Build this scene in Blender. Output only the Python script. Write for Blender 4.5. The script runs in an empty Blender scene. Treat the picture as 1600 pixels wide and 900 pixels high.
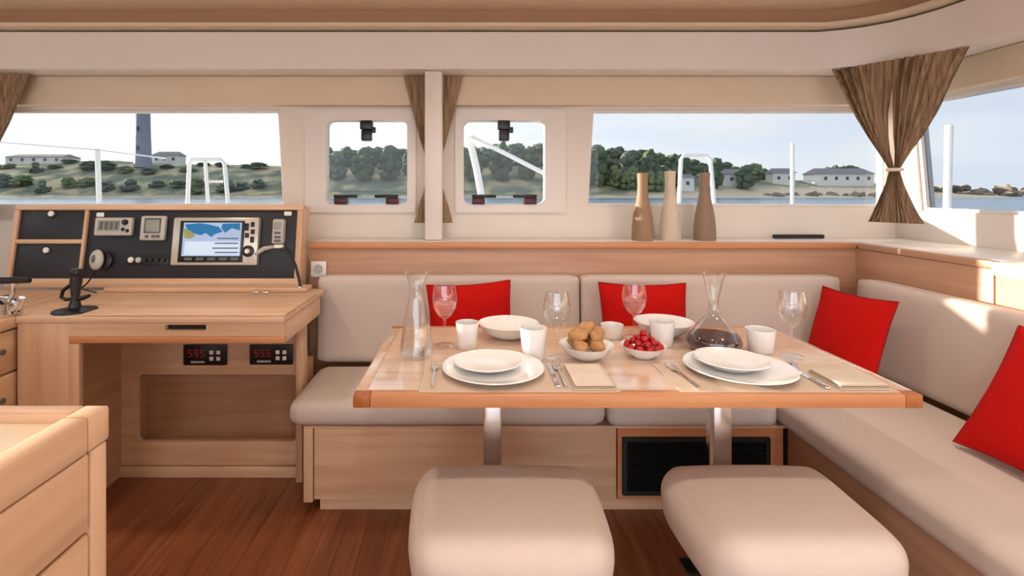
import bpy, bmesh, math, random
from mathutils import Vector, Matrix, noise
random.seed(7)
scene = bpy.context.scene
col = scene.collection
PI = math.pi

# ------------------------------------------------------------------ camera
CAM_Z, F, CX, CY = 1.20, 800.0, 735.0, 297.0
cd = bpy.data.cameras.new('camera'); cam = bpy.data.objects.new('camera', cd); col.objects.link(cam)
cam.location = (0, 0, CAM_Z); cam.rotation_euler = (PI/2, 0, 0)
cd.sensor_fit = 'HORIZONTAL'; cd.sensor_width = 36.0; cd.lens = 36.0*F/1600
cd.shift_x = (800-CX)/1600; cd.shift_y = -(450-CY)/1600
cd.clip_start = 0.02; cd.clip_end = 3000
scene.camera = cam

# ------------------------------------------------------------------ sky, sun, exposure
SUN = Vector((-1.0, 0.30, 0.122)).normalized()
w = bpy.data.worlds.new('sky'); scene.world = w; w.use_nodes = True
nt = w.node_tree; N = nt.nodes; L = nt.links; N.clear()
def nd(t, **k):
    n = N.new(t)
    for a, b in k.items(): setattr(n, a, b)
    return n
tc = nd('ShaderNodeTexCoord'); sep = nd('ShaderNodeSeparateXYZ'); L.new(tc.outputs['Generated'], sep.inputs[0])
grad = nd('ShaderNodeMapRange'); grad.inputs[1].default_value = 0.0; grad.inputs[2].default_value = 0.7
L.new(sep.outputs[2], grad.inputs[0])
base = nd('ShaderNodeMix', data_type='RGBA'); base.inputs[6].default_value = (0.80, 0.85, 0.92, 1); base.inputs[7].default_value = (0.46, 0.58, 0.80, 1)
L.new(grad.outputs[0], base.inputs[0])
mp = nd('ShaderNodeMapping'); mp.inputs['Scale'].default_value = (1.6, 1.6, 6.5); L.new(tc.outputs['Generated'], mp.inputs[0])
cn = nd('ShaderNodeTexNoise'); cn.inputs['Scale'].default_value = 2.2; cn.inputs['Detail'].default_value = 6; L.new(mp.outputs[0], cn.inputs['Vector'])
cr = nd('ShaderNodeMapRange'); cr.inputs[1].default_value = 0.42; cr.inputs[2].default_value = 0.66; L.new(cn.outputs[0], cr.inputs[0])
cl = nd('ShaderNodeMix', data_type='RGBA'); cl.inputs[7].default_value = (0.90, 0.90, 0.91, 1)
L.new(cr.outputs[0], cl.inputs[0]); L.new(base.outputs[2], cl.inputs[6])
dot = nd('ShaderNodeVectorMath', operation='DOT_PRODUCT'); dot.inputs[1].default_value = SUN; L.new(tc.outputs['Generated'], dot.inputs[0])
gr = nd('ShaderNodeMapRange'); gr.inputs[1].default_value = -1; gr.inputs[2].default_value = 1; L.new(dot.outputs['Value'], gr.inputs[0])
pw = nd('ShaderNodeMath', operation='POWER'); pw.inputs[1].default_value = 3.2; L.new(gr.outputs[0], pw.inputs[0])
glow = nd('ShaderNodeMix', data_type='RGBA', blend_type='ADD'); glow.inputs[7].default_value = (1.25, 1.15, 1.0, 1)
L.new(pw.outputs[0], glow.inputs[0]); L.new(cl.outputs[2], glow.inputs[6])
bg = nd('ShaderNodeBackground'); bg.inputs[1].default_value = 2.7; L.new(glow.outputs[2], bg.inputs[0])
wo = nd('ShaderNodeOutputWorld'); L.new(bg.outputs[0], wo.inputs[0])
sd = bpy.data.lights.new('sun', 'SUN'); sd.energy = 38.0; sd.angle = 0.012; sd.color = (1.0, 0.84, 0.66)
sun = bpy.data.objects.new('sun', sd); col.objects.link(sun); sun.rotation_euler = SUN.to_track_quat('Z', 'Y').to_euler()
vs = scene.view_settings; vs.view_transform = 'Standard'; vs.look = 'None'; vs.gamma = 1.0; vs.use_curve_mapping = False
vs.exposure = 0.68
try:
    scene.cycles.use_denoising = True; scene.cycles.max_bounces = 12; scene.cycles.transparent_max_bounces = 24
    scene.cycles.sample_clamp_indirect = 6
except Exception: pass

# ------------------------------------------------------------------ materials
def srgb(r, g, b):
    f = lambda c: (c/255/12.92 if c/255 <= 0.04045 else ((c/255+0.055)/1.055)**2.4)
    return (f(r), f(g), f(b), 1)
def base_mat(name):
    m = bpy.data.materials.new(name); m.use_nodes = True
    t = m.node_tree; return m, t.nodes, t.links, t.nodes['Principled BSDF']
def plain(name, c, rough=0.5, metal=0.0, var=0.06, scale=30, bump=0.0, bscale=300, coat=0.0, spec=0.5, trans=0.0):
    m, n, l, b = base_mat(name)
    t = n.new('ShaderNodeTexCoord'); z = n.new('ShaderNodeTexNoise'); z.inputs['Scale'].default_value = scale; z.inputs['Detail'].default_value = 3
    l.new(t.outputs['Object'], z.inputs['Vector'])
    mx = n.new('ShaderNodeMix'); mx.data_type = 'RGBA'
    mx.inputs[6].default_value = tuple(v*(1-var) for v in c[:3])+(1,); mx.inputs[7].default_value = tuple(min(1, v*(1+var)) for v in c[:3])+(1,)
    l.new(z.outputs[0], mx.inputs[0]); l.new(mx.outputs[2], b.inputs['Base Color'])
    b.inputs['Roughness'].default_value = rough; b.inputs['Metallic'].default_value = metal; b.inputs['Specular IOR Level'].default_value = spec
    b.inputs['Coat Weight'].default_value = coat; b.inputs['Coat Roughness'].default_value = 0.08
    b.inputs['Transmission Weight'].default_value = trans
    if bump:
        z2 = n.new('ShaderNodeTexNoise'); z2.inputs['Scale'].default_value = bscale; z2.inputs['Detail'].default_value = 2
        l.new(t.outputs['Object'], z2.inputs['Vector'])
        bp = n.new('ShaderNodeBump'); bp.inputs['Strength'].default_value = bump; bp.inputs['Distance'].default_value = 0.002
        l.new(z2.outputs[0], bp.inputs['Height']); l.new(bp.outputs[0], b.inputs['Normal'])
    return m
def wood(name, c0, c1, axis='x', rough=0.4, coat=0.0, fine=26, rnd=0.0):
    m, n, l, b = base_mat(name)
    t = n.new('ShaderNodeTexCoord'); mp = n.new('ShaderNodeMapping')
    s = [fine, fine, fine]; s['xyz'.index(axis)] = fine*0.06
    mp.inputs['Scale'].default_value = s; l.new(t.outputs['Object'], mp.inputs[0])
    oi = n.new('ShaderNodeObjectInfo'); ad = n.new('ShaderNodeVectorMath'); ad.operation = 'SCALE'; ad.inputs['Scale'].default_value = 40
    cb = n.new('ShaderNodeCombineXYZ')
    for i in range(3): l.new(oi.outputs['Random'], cb.inputs[i])
    l.new(cb.outputs[0], ad.inputs[0]); l.new(ad.outputs[0], mp.inputs['Location'])
    z = n.new('ShaderNodeTexNoise'); z.inputs['Scale'].default_value = 1.0; z.inputs['Detail'].default_value = 5; z.inputs['Distortion'].default_value = 0.5
    l.new(mp.outputs[0], z.inputs['Vector'])
    rp = n.new('ShaderNodeValToRGB'); rp.color_ramp.elements[0].position = 0.3; rp.color_ramp.elements[1].position = 0.72
    rp.color_ramp.elements[0].color = c0; rp.color_ramp.elements[1].color = c1
    l.new(z.outputs[0], rp.inputs[0])
    out = rp.outputs[0]
    if rnd:
        hs = n.new('ShaderNodeHueSaturation'); mr = n.new('ShaderNodeMapRange'); mr.inputs[3].default_value = 1-rnd; mr.inputs[4].default_value = 1+rnd
        l.new(oi.outputs['Random'], mr.inputs[0]); l.new(mr.outputs[0], hs.inputs['Value']); l.new(out, hs.inputs['Color']); out = hs.outputs[0]
    l.new(out, b.inputs['Base Color'])
    b.inputs['Roughness'].default_value = rough; b.inputs['Coat Weight'].default_value = coat; b.inputs['Coat Roughness'].default_value = 0.06
    bp = n.new('ShaderNodeBump'); bp.inputs['Strength'].default_value = 0.12; bp.inputs['Distance'].default_value = 0.001
    l.new(z.outputs[0], bp.inputs['Height']); l.new(bp.outputs[0], b.inputs['Normal'])
    return m
def thin_glass(name, tint, refl=1.0, power=5.0, edge=0.6, face=0.03):
    m = bpy.data.materials.new(name); m.use_nodes = True; n = m.node_tree.nodes; l = m.node_tree.links; n.clear()
    o = n.new('ShaderNodeOutputMaterial'); mx = n.new('ShaderNodeMixShader'); tr = n.new('ShaderNodeBsdfTransparent'); gl = n.new('ShaderNodeBsdfGlossy')
    tr.inputs[0].default_value = tint; gl.inputs['Roughness'].default_value = 0.0; gl.inputs[0].default_value = (refl, refl, refl, 1)
    lw = n.new('ShaderNodeLayerWeight'); lw.inputs[0].default_value = 0.5          # facing term, same on both sides of the sheet
    pw = n.new('ShaderNodeMath'); pw.operation = 'POWER'; pw.inputs[1].default_value = power; l.new(lw.outputs['Facing'], pw.inputs[0])
    fr = n.new('ShaderNodeMath'); fr.operation = 'MULTIPLY_ADD'; fr.inputs[1].default_value = edge; fr.inputs[2].default_value = face; l.new(pw.outputs[0], fr.inputs[0])
    l.new(fr.outputs[0], mx.inputs[0]); l.new(tr.outputs[0], mx.inputs[1]); l.new(gl.outputs[0], mx.inputs[2]); l.new(mx.outputs[0], o.inputs[0])
    return m
def emit(name, c, s):
    m, n, l, b = base_mat(name); b.inputs['Base Color'].default_value = c; b.inputs['Emission Color'].default_value = c; b.inputs['Emission Strength'].default_value = s
    b.inputs['Roughness'].default_value = 0.2
    return m
OAK0, OAK1 = srgb(204, 162, 128), srgb(226, 190, 156)
M = {}
M['oak'] = wood('oak_along_x', OAK0, OAK1, 'x')
M['oak_y'] = wood('oak_along_y', OAK0, OAK1, 'y')
M['oak_z'] = wood('oak_upright', OAK0, OAK1, 'z')
M['oak_red'] = wood('oak_warm_edge', srgb(190, 122, 78), srgb(212, 150, 104), 'x')
M['oak_block'] = wood('oak_end_grain', srgb(158, 88, 40), srgb(178, 106, 52), 'y')
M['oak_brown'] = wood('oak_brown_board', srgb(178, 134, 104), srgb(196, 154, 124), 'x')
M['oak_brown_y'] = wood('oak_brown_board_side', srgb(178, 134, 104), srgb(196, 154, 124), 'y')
M['table'] = wood('table_veneer', srgb(206, 170, 142), srgb(226, 196, 172), 'x', rough=0.2, coat=0.9)
M['floor'] = wood('floor_plank', srgb(112, 62, 36), srgb(152, 92, 56), 'y', rough=0.36, coat=0.1, fine=40, rnd=0.06)
M['gap'] = plain('floor_underlay', srgb(84, 46, 28), 0.8)
M['cream'] = plain('cream_gelcoat', srgb(228, 219, 212), 0.35, var=0.015, scale=4)
M['wallwhite'] = plain('warm_white_lining', srgb(228, 218, 206), 0.5, var=0.02, scale=5)
M['tan'] = plain('tan_headliner', srgb(222, 202, 176), 0.75, var=0.03, scale=8, bump=0.15, bscale=500)
M['ceil'] = plain('ceiling_vinyl', srgb(214, 188, 160), 0.6, var=0.03, scale=6)
M['cove'] = plain('ceiling_cove_brown', srgb(170, 132, 98), 0.55, var=0.05, scale=9)
M['fabric'] = plain('greige_upholstery', srgb(206, 191, 180), 0.85, var=0.03, scale=60, bump=0.35, bscale=700, spec=0.2)
M['stoolfab'] = plain('stool_upholstery', srgb(216, 199, 187), 0.8, var=0.03, scale=40, bump=0.3, bscale=700, spec=0.25)
M['piping'] = plain('pale_piping', srgb(232, 218, 206), 0.8)
M['red'] = plain('red_cotton', srgb(190, 16, 10), 0.85, var=0.08, scale=50, bump=0.4, bscale=600, spec=0.15)
M['redpipe'] = plain('dark_red_piping', srgb(150, 8, 8), 0.85)
M['curtain'] = wood('brown_curtain_cloth', srgb(102, 76, 54), srgb(176, 146, 114), 'z', rough=0.85, fine=85)
M['tie'] = plain('cream_tieback', srgb(226, 208, 186), 0.7)
M['black'] = plain('black_panel', srgb(34, 34, 40), 0.5, var=0.12, scale=60)
M['blk'] = plain('black_plastic', srgb(18, 18, 20), 0.35)
M['grille'] = plain('black_grille', srgb(26, 26, 28), 0.45)
M['grey'] = plain('grey_plastic', srgb(188, 186, 178), 0.4)
M['silver'] = plain('silver_bezel', srgb(206, 200, 188), 0.3, metal=0.4)
M['lcd'] = plain('grey_lcd', srgb(150, 152, 142), 0.25)
M['lcd_dark'] = plain('dark_lcd_frame', srgb(92, 94, 90), 0.3)
M['white'] = plain('white_porcelain', srgb(240, 238, 236), 0.15, var=0.01, coat=0.4)
M['whiteplastic'] = plain('white_plastic', srgb(238, 234, 228), 0.35, var=0.01)
M['chrome'] = plain('brushed_chrome', srgb(222, 220, 218), 0.16, metal=1.0, var=0.02)
M['steel'] = plain('polished_steel', srgb(226, 226, 226), 0.08, metal=1.0, var=0.02)
M['redplastic'] = plain('dark_red_handle', srgb(74, 18, 18), 0.4)
M['linen'] = plain('linen_cloth', srgb(210, 194, 176), 0.9, var=0.06, scale=90, bump=0.5, bscale=900)
M['linenedge'] = plain('linen_hem', srgb(172, 152, 128), 0.9)
M['mat'] = plain('woven_placemat', srgb(206, 184, 164), 0.7, var=0.08, scale=120, bump=0.4, bscale=600)
M['bread'] = plain('bread_crust', srgb(182, 134, 86), 0.75, var=0.45, scale=40, bump=0.5, bscale=90)
M['berry'] = plain('red_berry', srgb(176, 16, 20), 0.25, var=0.25, scale=60)
M['wine'] = plain('red_wine', srgb(58, 8, 12), 0.25, var=0.02, spec=0.2)
M['rose'] = plain('rose_wine', srgb(206, 120, 112), 0.08, var=0.02)
M['vase_brown'] = plain('taupe_ceramic', srgb(152, 122, 94), 0.6, var=0.1, scale=18)
M['vase_pale'] = plain('pale_stoneware', srgb(206, 190, 168), 0.6, var=0.06, scale=18)
M['vase_grey'] = plain('grey_brown_ceramic', srgb(140, 116, 96), 0.6, var=0.1, scale=18)
M['glass'] = thin_glass('clear_glassware', (0.975, 0.98, 0.98, 1), 1.0, 3.0, 0.75, 0.05)
M['pane'] = thin_glass('tinted_window_glass', (0.455, 0.470, 0.482, 1), 0.6)
M['lens'] = emit('fill_light_lens', (1.0, 0.88, 0.74, 1), 6.0)  # glowing lens of the added, unseen ceiling fill lights
M['worktop'] = plain('cream_worktop', srgb(236, 222, 198), 0.3, var=0.02)
M['deck'] = plain('white_deck', srgb(226, 224, 220), 0.5, var=0.03, scale=2)
M['screen'] = emit('chart_screen_pale', srgb(150, 172, 206), 0.30)
M['scr_blue'] = emit('chart_screen_blue', srgb(24, 104, 158), 0.3)
M['scr_white'] = emit('chart_screen_white', srgb(178, 196, 214), 0.40)
M['scr_tan'] = emit('chart_screen_land', srgb(132, 136, 86), 0.3)
M['scr_grey'] = emit('chart_screen_text', srgb(88, 104, 132), 0.2)
M['digit'] = emit('red_digits', srgb(120, 26, 26), 0.25)
M['leaf'] = plain('tree_foliage', srgb(74, 92, 62), 0.9, var=0.5, scale=1.2)
M['leaf2'] = plain('tree_foliage_light', srgb(104, 118, 70), 0.9, var=0.5, scale=1.2)
M['leaf3'] = plain('tree_foliage_grey', srgb(96, 108, 92), 0.9, var=0.5, scale=1.2)
M['bark'] = plain('tree_bark', srgb(84, 66, 50), 0.9)
M['rock'] = plain('harbour_rock', srgb(132, 118, 102), 0.9, var=0.3, scale=0.6)
M['housewhite'] = plain('whitewashed_wall', srgb(228, 224, 218), 0.8)
M['rooftile'] = plain('slate_roof', srgb(126, 120, 124), 0.8)
M['lhouse'] = plain('hazed_lighthouse_stone', srgb(146, 148, 162), 0.8, var=0.12, scale=0.5)  # paler bluish tone puts the distance haze into the stone colour
M['windowdark'] = plain('dark_window_pane', srgb(60, 66, 76), 0.2)
def land_mat():
    m, n, l, b = base_mat('hillside_land')
    g = n.new('ShaderNodeNewGeometry'); s = n.new('ShaderNodeSeparateXYZ'); l.new(g.outputs['Position'], s.inputs[0])
    z = n.new('ShaderNodeTexNoise'); z.inputs['Scale'].default_value = 0.16; z.inputs['Detail'].default_value = 8; l.new(g.outputs['Position'], z.inputs['Vector'])
    rp = n.new('ShaderNodeValToRGB'); e = rp.color_ramp.elements; e[0].position = 0.35; e[0].color = srgb(88, 100, 84); e[1].position = 0.62; e[1].color = srgb(182, 164, 126)
    e2 = rp.color_ramp.elements.new(0.5); e2.color = srgb(116, 124, 98)
    l.new(z.outputs[0], rp.inputs[0])
    ad = n.new('ShaderNodeMath'); ad.operation = 'MULTIPLY_ADD'; ad.inputs[1].default_value = 5.0; l.new(z.outputs[0], ad.inputs[0]); xr = n.new('ShaderNodeMapRange'); xr.inputs[1].default_value = 40; xr.inputs[2].default_value = 85; xr.inputs[3].default_value = 3.0; xr.inputs[4].default_value = 0.0   # the beach lies east of the wooded hill
    l.new(s.outputs[0], xr.inputs[0]); za = n.new('ShaderNodeMath'); za.operation = 'ADD'; l.new(xr.outputs[0], za.inputs[0]); l.new(s.outputs[2], za.inputs[1]); l.new(za.outputs[0], ad.inputs[2])
    mr = n.new('ShaderNodeMapRange'); mr.inputs[1].default_value = 4.0; mr.inputs[2].default_value = 5.4; l.new(ad.outputs[0], mr.inputs[0])
    mx = n.new('ShaderNodeMix'); mx.data_type = 'RGBA'; mx.inputs[6].default_value = srgb(206, 188, 160); l.new(mr.outputs[0], mx.inputs[0]); l.new(rp.outputs[0], mx.inputs[7])
    l.new(mx.outputs[2], b.inputs['Base Color']); b.inputs['Roughness'].default_value = 0.95
    return m
M['land'] = land_mat()
def sea_mat():
    m, n, l, b = base_mat('harbour_water')
    b.inputs['Base Color'].default_value = srgb(96, 122, 140); b.inputs['Roughness'].default_value = 0.28
    g = n.new('ShaderNodeNewGeometry'); mp = n.new('ShaderNodeMapping'); mp.inputs['Scale'].default_value = (0.25, 0.9, 1); l.new(g.outputs['Position'], mp.inputs[0])
    z = n.new('ShaderNodeTexNoise'); z.inputs['Scale'].default_value = 0.8; z.inputs['Detail'].default_value = 5; l.new(mp.outputs[0], z.inputs['Vector'])
    bp = n.new('ShaderNodeBump'); bp.inputs['Strength'].default_value = 0.7; bp.inputs['Distance'].default_value = 0.3
    l.new(z.outputs[0], bp.inputs['Height']); l.new(bp.outputs[0], b.inputs['Normal'])
    return m
M['sea'] = sea_mat()

# ------------------------------------------------------------------ geometry helpers
class MB:
    def __init__(s): s.v = []; s.f = []
    def add(s, vs, fs, mat=None):
        o = len(s.v)
        s.v += [tuple(mat @ Vector(p)) for p in vs] if mat else [tuple(p) for p in vs]
        s.f += [tuple(i+o for i in f) for f in fs]
        return s
    def bm(s, b, mat=None):
        b.verts.index_update()
        s.add([v.co[:] for v in b.verts], [[v.index for v in f.verts] for f in b.faces], mat); b.free(); return s
    def box(s, x0, x1, y0, y1, z0, z1, bev=0.0, seg=2, mat=None):
        b = bmesh.new(); bmesh.ops.create_cube(b, size=1)
        for v in b.verts: v.co = Vector(((x0+x1)/2+v.co.x*(x1-x0), (y0+y1)/2+v.co.y*(y1-y0), (z0+z1)/2+v.co.z*(z1-z0)))
        if bev: bmesh.ops.bevel(b, geom=b.edges[:], offset=bev, segments=seg, affect='EDGES', profile=0.5)
        return s.bm(b, mat)
    def hexa(s, p):            # eight corners: bottom 4 (ccw), top 4
        return s.add(p, [(3,2,1,0),(4,5,6,7),(0,1,5,4),(1,2,6,5),(2,3,7,6),(3,0,4,7)])
    def prism(s, poly, z0, z1):
        n = len(poly)
        vs = [(x, y, z0) for x, y in poly]+[(x, y, z1) for x, y in poly]
        return s.add(vs, [tuple(range(n-1, -1, -1)), tuple(range(n, 2*n))]+[(i, (i+1) % n, (i+1) % n+n, i+n) for i in range(n)])
    def ribbon(s, inner, outer, z0, z1):   # strip prism between two equal length polylines
        n = len(inner); vs = []
        for (a, b), (c, d) in zip(inner, outer): vs += [(a, b, z0), (c, d, z0), (c, d, z1), (a, b, z1)]
        fs = []
        for i in range(n-1):
            for k in range(4): fs.append((4*i+k, 4*i+(k+1) % 4, 4*i+4+(k+1) % 4, 4*i+4+k))
        fs += [(3, 2, 1, 0), tuple(4*(n-1)+k for k in range(4))]
        return s.add(vs, fs)
    def lathe(s, prof, seg=28, c=(0, 0, 0), mat=None):
        vs = []; fs = []; n = len(prof)
        for r, z in prof:
            for k in range(seg):
                a = 2*PI*k/seg; vs.append((c[0]+r*math.cos(a), c[1]+r*math.sin(a), c[2]+z))
        for i in range(n-1):
            for k in range(seg): fs.append((i*seg+k, i*seg+(k+1) % seg, (i+1)*seg+(k+1) % seg, (i+1)*seg+k))
        if prof[0][0] > 1e-5: fs.append(tuple(range(seg-1, -1, -1)))
        if prof[-1][0] > 1e-5: fs.append(tuple((n-1)*seg+k for k in range(seg)))
        return s.add(vs, fs, mat)
    def tube(s, pts, r, seg=8, closed=False, mat=None):
        pts = [Vector(p) for p in pts]; n = len(pts); vs = []; fs = []
        t0 = (pts[1]-pts[0]).normalized(); up = Vector((0, 0, 1)) if abs(t0.z) < 0.9 else Vector((1, 0, 0))
        nr = t0.cross(up).normalized()
        for i, p in enumerate(pts):
            if closed: t = pts[(i+1) % n]-pts[i-1]
            else: t = pts[min(i+1, n-1)]-pts[max(i-1, 0)]
            t.normalize(); nr = (nr-t*nr.dot(t)).normalized(); b = t.cross(nr)
            rr = r[i] if isinstance(r, (list, tuple)) else r
            for k in range(seg):
                a = 2*PI*k/seg; vs.append(p+nr*rr*math.cos(a)+b*rr*math.sin(a))
        for i in range(n if closed else n-1):
            j = (i+1) % n
            for k in range(seg): fs.append((i*seg+k, i*seg+(k+1) % seg, j*seg+(k+1) % seg, j*seg+k))
        if not closed: fs += [tuple(range(seg-1, -1, -1)), tuple((n-1)*seg+k for k in range(seg))]
        return s.add(vs, fs, mat)
    def ball(s, c, r, sub=2, jit=0.0, sc=(1, 1, 1), freq=1.0, mat=None):
        b = bmesh.new(); bmesh.ops.create_icosphere(b, subdivisions=sub, radius=1)
        sh = Vector((random.random()*50, random.random()*50, 0))
        for v in b.verts:
            k = 1+jit*noise.noise(v.co*freq+sh)
            v.co = Vector((c[0]+v.co.x*r*sc[0]*k, c[1]+v.co.y*r*sc[1]*k, c[2]+v.co.z*r*sc[2]*k))
        return s.bm(b, mat)
    def cushion(s, x0, x1, y0, y1, z0, z1, r=0.04, puff=0.01, cuts=14, mat=None, faces=('+z',)):
        b = bmesh.new(); bmesh.ops.create_cube(b, size=2); bmesh.ops.subdivide_edges(b, edges=b.edges[:], cuts=cuts, use_grid_fill=True)
        c = Vector(((x0+x1)/2, (y0+y1)/2, (z0+z1)/2)); h = Vector(((x1-x0)/2, (y1-y0)/2, (z1-z0)/2)); inn = Vector([max(q-r, 0) for q in h])
        for v in b.verts:
            u = v.co.copy()
            e = Vector([math.copysign(abs(q)**0.6, q) for q in u])     # crowd the grid to the rims
            p = Vector([e[i]*h[i] for i in range(3)])
            q = Vector([max(-inn[i], min(inn[i], p[i])) for i in range(3)]); dlt = p-q
            if dlt.length > 1e-9: p = q+dlt.normalized()*min(r, max(abs(dlt[i]) for i in range(3)))
            for i in range(3):
                if abs(u[i]) > 0.999 and ('+' if u[i] > 0 else '-')+'xyz'[i] in faces:
                    o = [k for k in range(3) if k != i]
                    p[i] += math.copysign(puff, u[i])*(1-e[o[0]]**2)*(1-e[o[1]]**2)
            v.co = c+p
        return s.bm(b, mat)
def build(name, mb, mat, parent=None, local=False, sharp=35, origin=None):
    me = bpy.data.meshes.new(name)
    off = Vector((0, 0, 0))
    if parent is not None and not local:
        q = parent
        while q is not None: off += q.location; q = q.parent
    if origin is not None: off = Vector(origin)
    me.from_pydata([(a-off.x, b-off.y, c-off.z) for a, b, c in mb.v], [], mb.f); me.update()
    b = bmesh.new(); b.from_mesh(me); bmesh.ops.recalc_face_normals(b, faces=b.faces[:]); b.to_mesh(me); b.free()
    me.polygons.foreach_set('use_smooth', [True]*len(me.polygons)); me.set_sharp_from_angle(angle=math.radians(sharp))
    me.materials.append(M[mat] if isinstance(mat, str) else mat)
    o = bpy.data.objects.new(name, me); col.objects.link(o)
    if origin is not None: o.location = origin
    if parent is not None: o.parent = parent
    return o
def tag(o, label, cat, group=None, kind=None):
    if label: o['label'] = label
    if cat: o['category'] = cat
    if group: o['group'] = group
    if kind: o['kind'] = kind
    return o
def thing(name, label, cat, loc=(0, 0, 0), group=None, rot=None):
    o = bpy.data.objects.new(name, None); col.objects.link(o); o.empty_display_size = 0.05; o.location = loc
    if rot: o.rotation_euler = rot
    return tag(o, label, cat, group)
def one(name, mb, mat, label, cat, loc, group=None, kind=None, sharp=35):
    return tag(build(name, mb, mat, origin=loc, sharp=sharp), label, cat, group, kind)
def struct(name, mb, mat, label=None, parent=None, sharp=35, cat=None):
    o = build(name, mb, mat, parent, sharp=sharp)
    if parent is None: tag(o, label, cat or name.split('_')[0], None, 'structure')
    return o
def at(px, py, d): return Vector(((px-CX)*d/F, d, CAM_Z-(py-CY)*d/F))
def X(px, d): return (px-CX)*d/F
def Z(py, d): return CAM_Z-(py-CY)*d/F
def rr(x0, x1, z0, z1, r, seg=6):
    out = []
    for cx, cz, a0 in ((x1-r, z1-r, 0), (x0+r, z1-r, PI/2), (x0+r, z0+r, PI), (x1-r, z0+r, 3*PI/2)):
        for k in range(seg+1):
            a = a0+PI/2*k/seg; out.append((cx+r*math.cos(a), cz+r*math.sin(a)))
    return out
def plate(outer, holes, c0, c1, fn):
    """slab with holes: loops in (a,b), thickness c0..c1, fn maps (a,b,c) to xyz"""
    cu = bpy.data.curves.new('t', 'CURVE'); cu.dimensions = '2D'; cu.fill_mode = 'BOTH'; cu.extrude = 0.5
    for lp in [outer]+holes:
        sp = cu.splines.new('POLY'); sp.points.add(len(lp)-1); sp.use_cyclic_u = True
        for p, q in zip(sp.points, lp): p.co = (q[0], q[1], 0, 1)
    ob = bpy.data.objects.new('t', cu); col.objects.link(ob)
    dg = bpy.context.evaluated_depsgraph_get(); me = bpy.data.meshes.new_from_object(ob.evaluated_get(dg))
    mb = MB(); mb.add([fn(v.co.x, v.co.y, c0+(v.co.z+0.5)*(c1-c0)) for v in me.vertices], [tuple(p.vertices) for p in me.polygons])
    bpy.data.objects.remove(ob); bpy.data.curves.remove(cu); bpy.data.meshes.remove(me)
    b = bmesh.new(); tmp = bpy.data.meshes.new('t2'); tmp.from_pydata(mb.v, [], mb.f); b.from_mesh(tmp); bpy.data.meshes.remove(tmp)
    bmesh.ops.remove_doubles(b, verts=b.verts[:], dist=1e-5)
    m2 = MB(); m2.bm(b); return m2
fXZ = lambda a, b, c: (a, c, b)
fYZ = lambda a, b, c: (c, a, b)
rect = lambda x0, x1, z0, z1: [(x0, z0), (x1, z0), (x1, z1), (x0, z1)]

# ------------------------------------------------------------------ the saloon shell
XL, XR, YF, YB = -2.92, 2.20, 2.65, -2.6
LSH = -0.36                                   # the left side lies a little further out
MIR = -0.18                                   # centre line of the boat
fb = MB().box(XL, XR, YB, YF, -0.06, -0.008)
floor = struct('floor', fb, 'gap', 'dark reddish brown wooden plank floor of the saloon')
pw_ = 0.075; k = 0; plank_me = {}
x = XL+0.001
while x < XR-0.02:
    x1 = min(x+pw_, XR-0.001)
    for j, (a, b) in enumerate(((YB+0.01, 0.35+0.5*((k*37) % 11)/11), (0.35+0.5*((k*37) % 11)/11, YF-0.001))):
        build('plank', MB().box(x+0.0004, x1-0.0004, a+0.0006, b-0.0006, -0.0079, 0.0, 0.0005, 1), 'floor', floor)
    x = x1; k += 1
struct('ceiling', MB().box(XL, XR, YB, YF, 2.05, 2.10), 'ceil', 'tan vinyl ceiling above the saloon')
# front wall with four openings
W1 = [(-2.70, 1.112), (X(443, YF), Z(322, YF)), (X(435, YF), Z(171, YF)), (-2.70, Z(171, YF))]
W4 = [(min(2*MIR-p[0], 2.15), p[1]) for p in W1]
HZ0, HZ1 = Z(320, YF), Z(188, YF)
H2 = rr(X(510, YF), X(637, YF), HZ0, HZ1, 0.035); H3 = rr(2*MIR-X(637, YF), 2*MIR-X(510, YF), HZ0, HZ1, 0.035)
struct('wall_front', plate(rect(XL, XR, 0, 2.05), [W1, H2, H3, W4], YF, YF+0.06, fXZ), 'wallwhite', 'warm white front wall with two long windows and two hatches')
RW = [(-2.0, 1.10), (2.50, 1.10), (2.55, 1.635), (-2.0, 1.635)]
struct('wall_right', plate(rect(YB, YF+0.06, 0, 2.05), [RW], XR, XR+0.06, fYZ), 'wallwhite', 'warm white side wall with a long window on the right')
struct('wall_left', plate(rect(YB, YF+0.06, 0, 2.05), [RW], XL-0.06, XL, fYZ), 'wallwhite', 'warm white side wall with a long window on the left')
struct('wall_back', plate(rect(XL, XR, 0, 2.05), [rect(-2.7, 2.0, 0.02, 1.98)], YB-0.06, YB, fXZ), 'wallwhite', 'aft wall with a wide open doorway to the cockpit')
def bend(o=0.0, n=6):      # inner line of the beam that runs round the saloon, o = offset inward
    pts = [(1.975-o, YB), (1.975-o, 2.03)]
    for i in range(1, n):
        t = i/n; a = Vector((1.975-o, 2.03)); b = Vector((1.96-o, 2.38-o)); c = Vector((1.66, 2.45-o))
        p = a*(1-t)**2+b*2*t*(1-t)+c*t*t; pts.append((p.x, p.y))
    pts.append((1.66, 2.45-o))
    return pts+[(2*MIR-x+LSH, y) for x, y in reversed(pts)]
def outline():
    r = bend(); out = []
    for x, y in r:
        out.append((XR-0.001 if x > MIR else XL+0.001, YF-0.001 if y > 2.05 else y))
    return out
struct('trim_1', MB().ribbon(bend(), outline(), 1.78, 1.956), 'cream', 'cream beam running round under the ceiling')
struct('trim_2', MB().ribbon(bend(0.055), outline(), 1.968, 1.985), 'tan', 'thin tan ledge between the cream beam and the ceiling')
struct('trim_3', MB().ribbon(bend(0.03), outline(), 1.986, 2.049), 'cove', 'brown cove strip under the ceiling edge')
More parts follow.
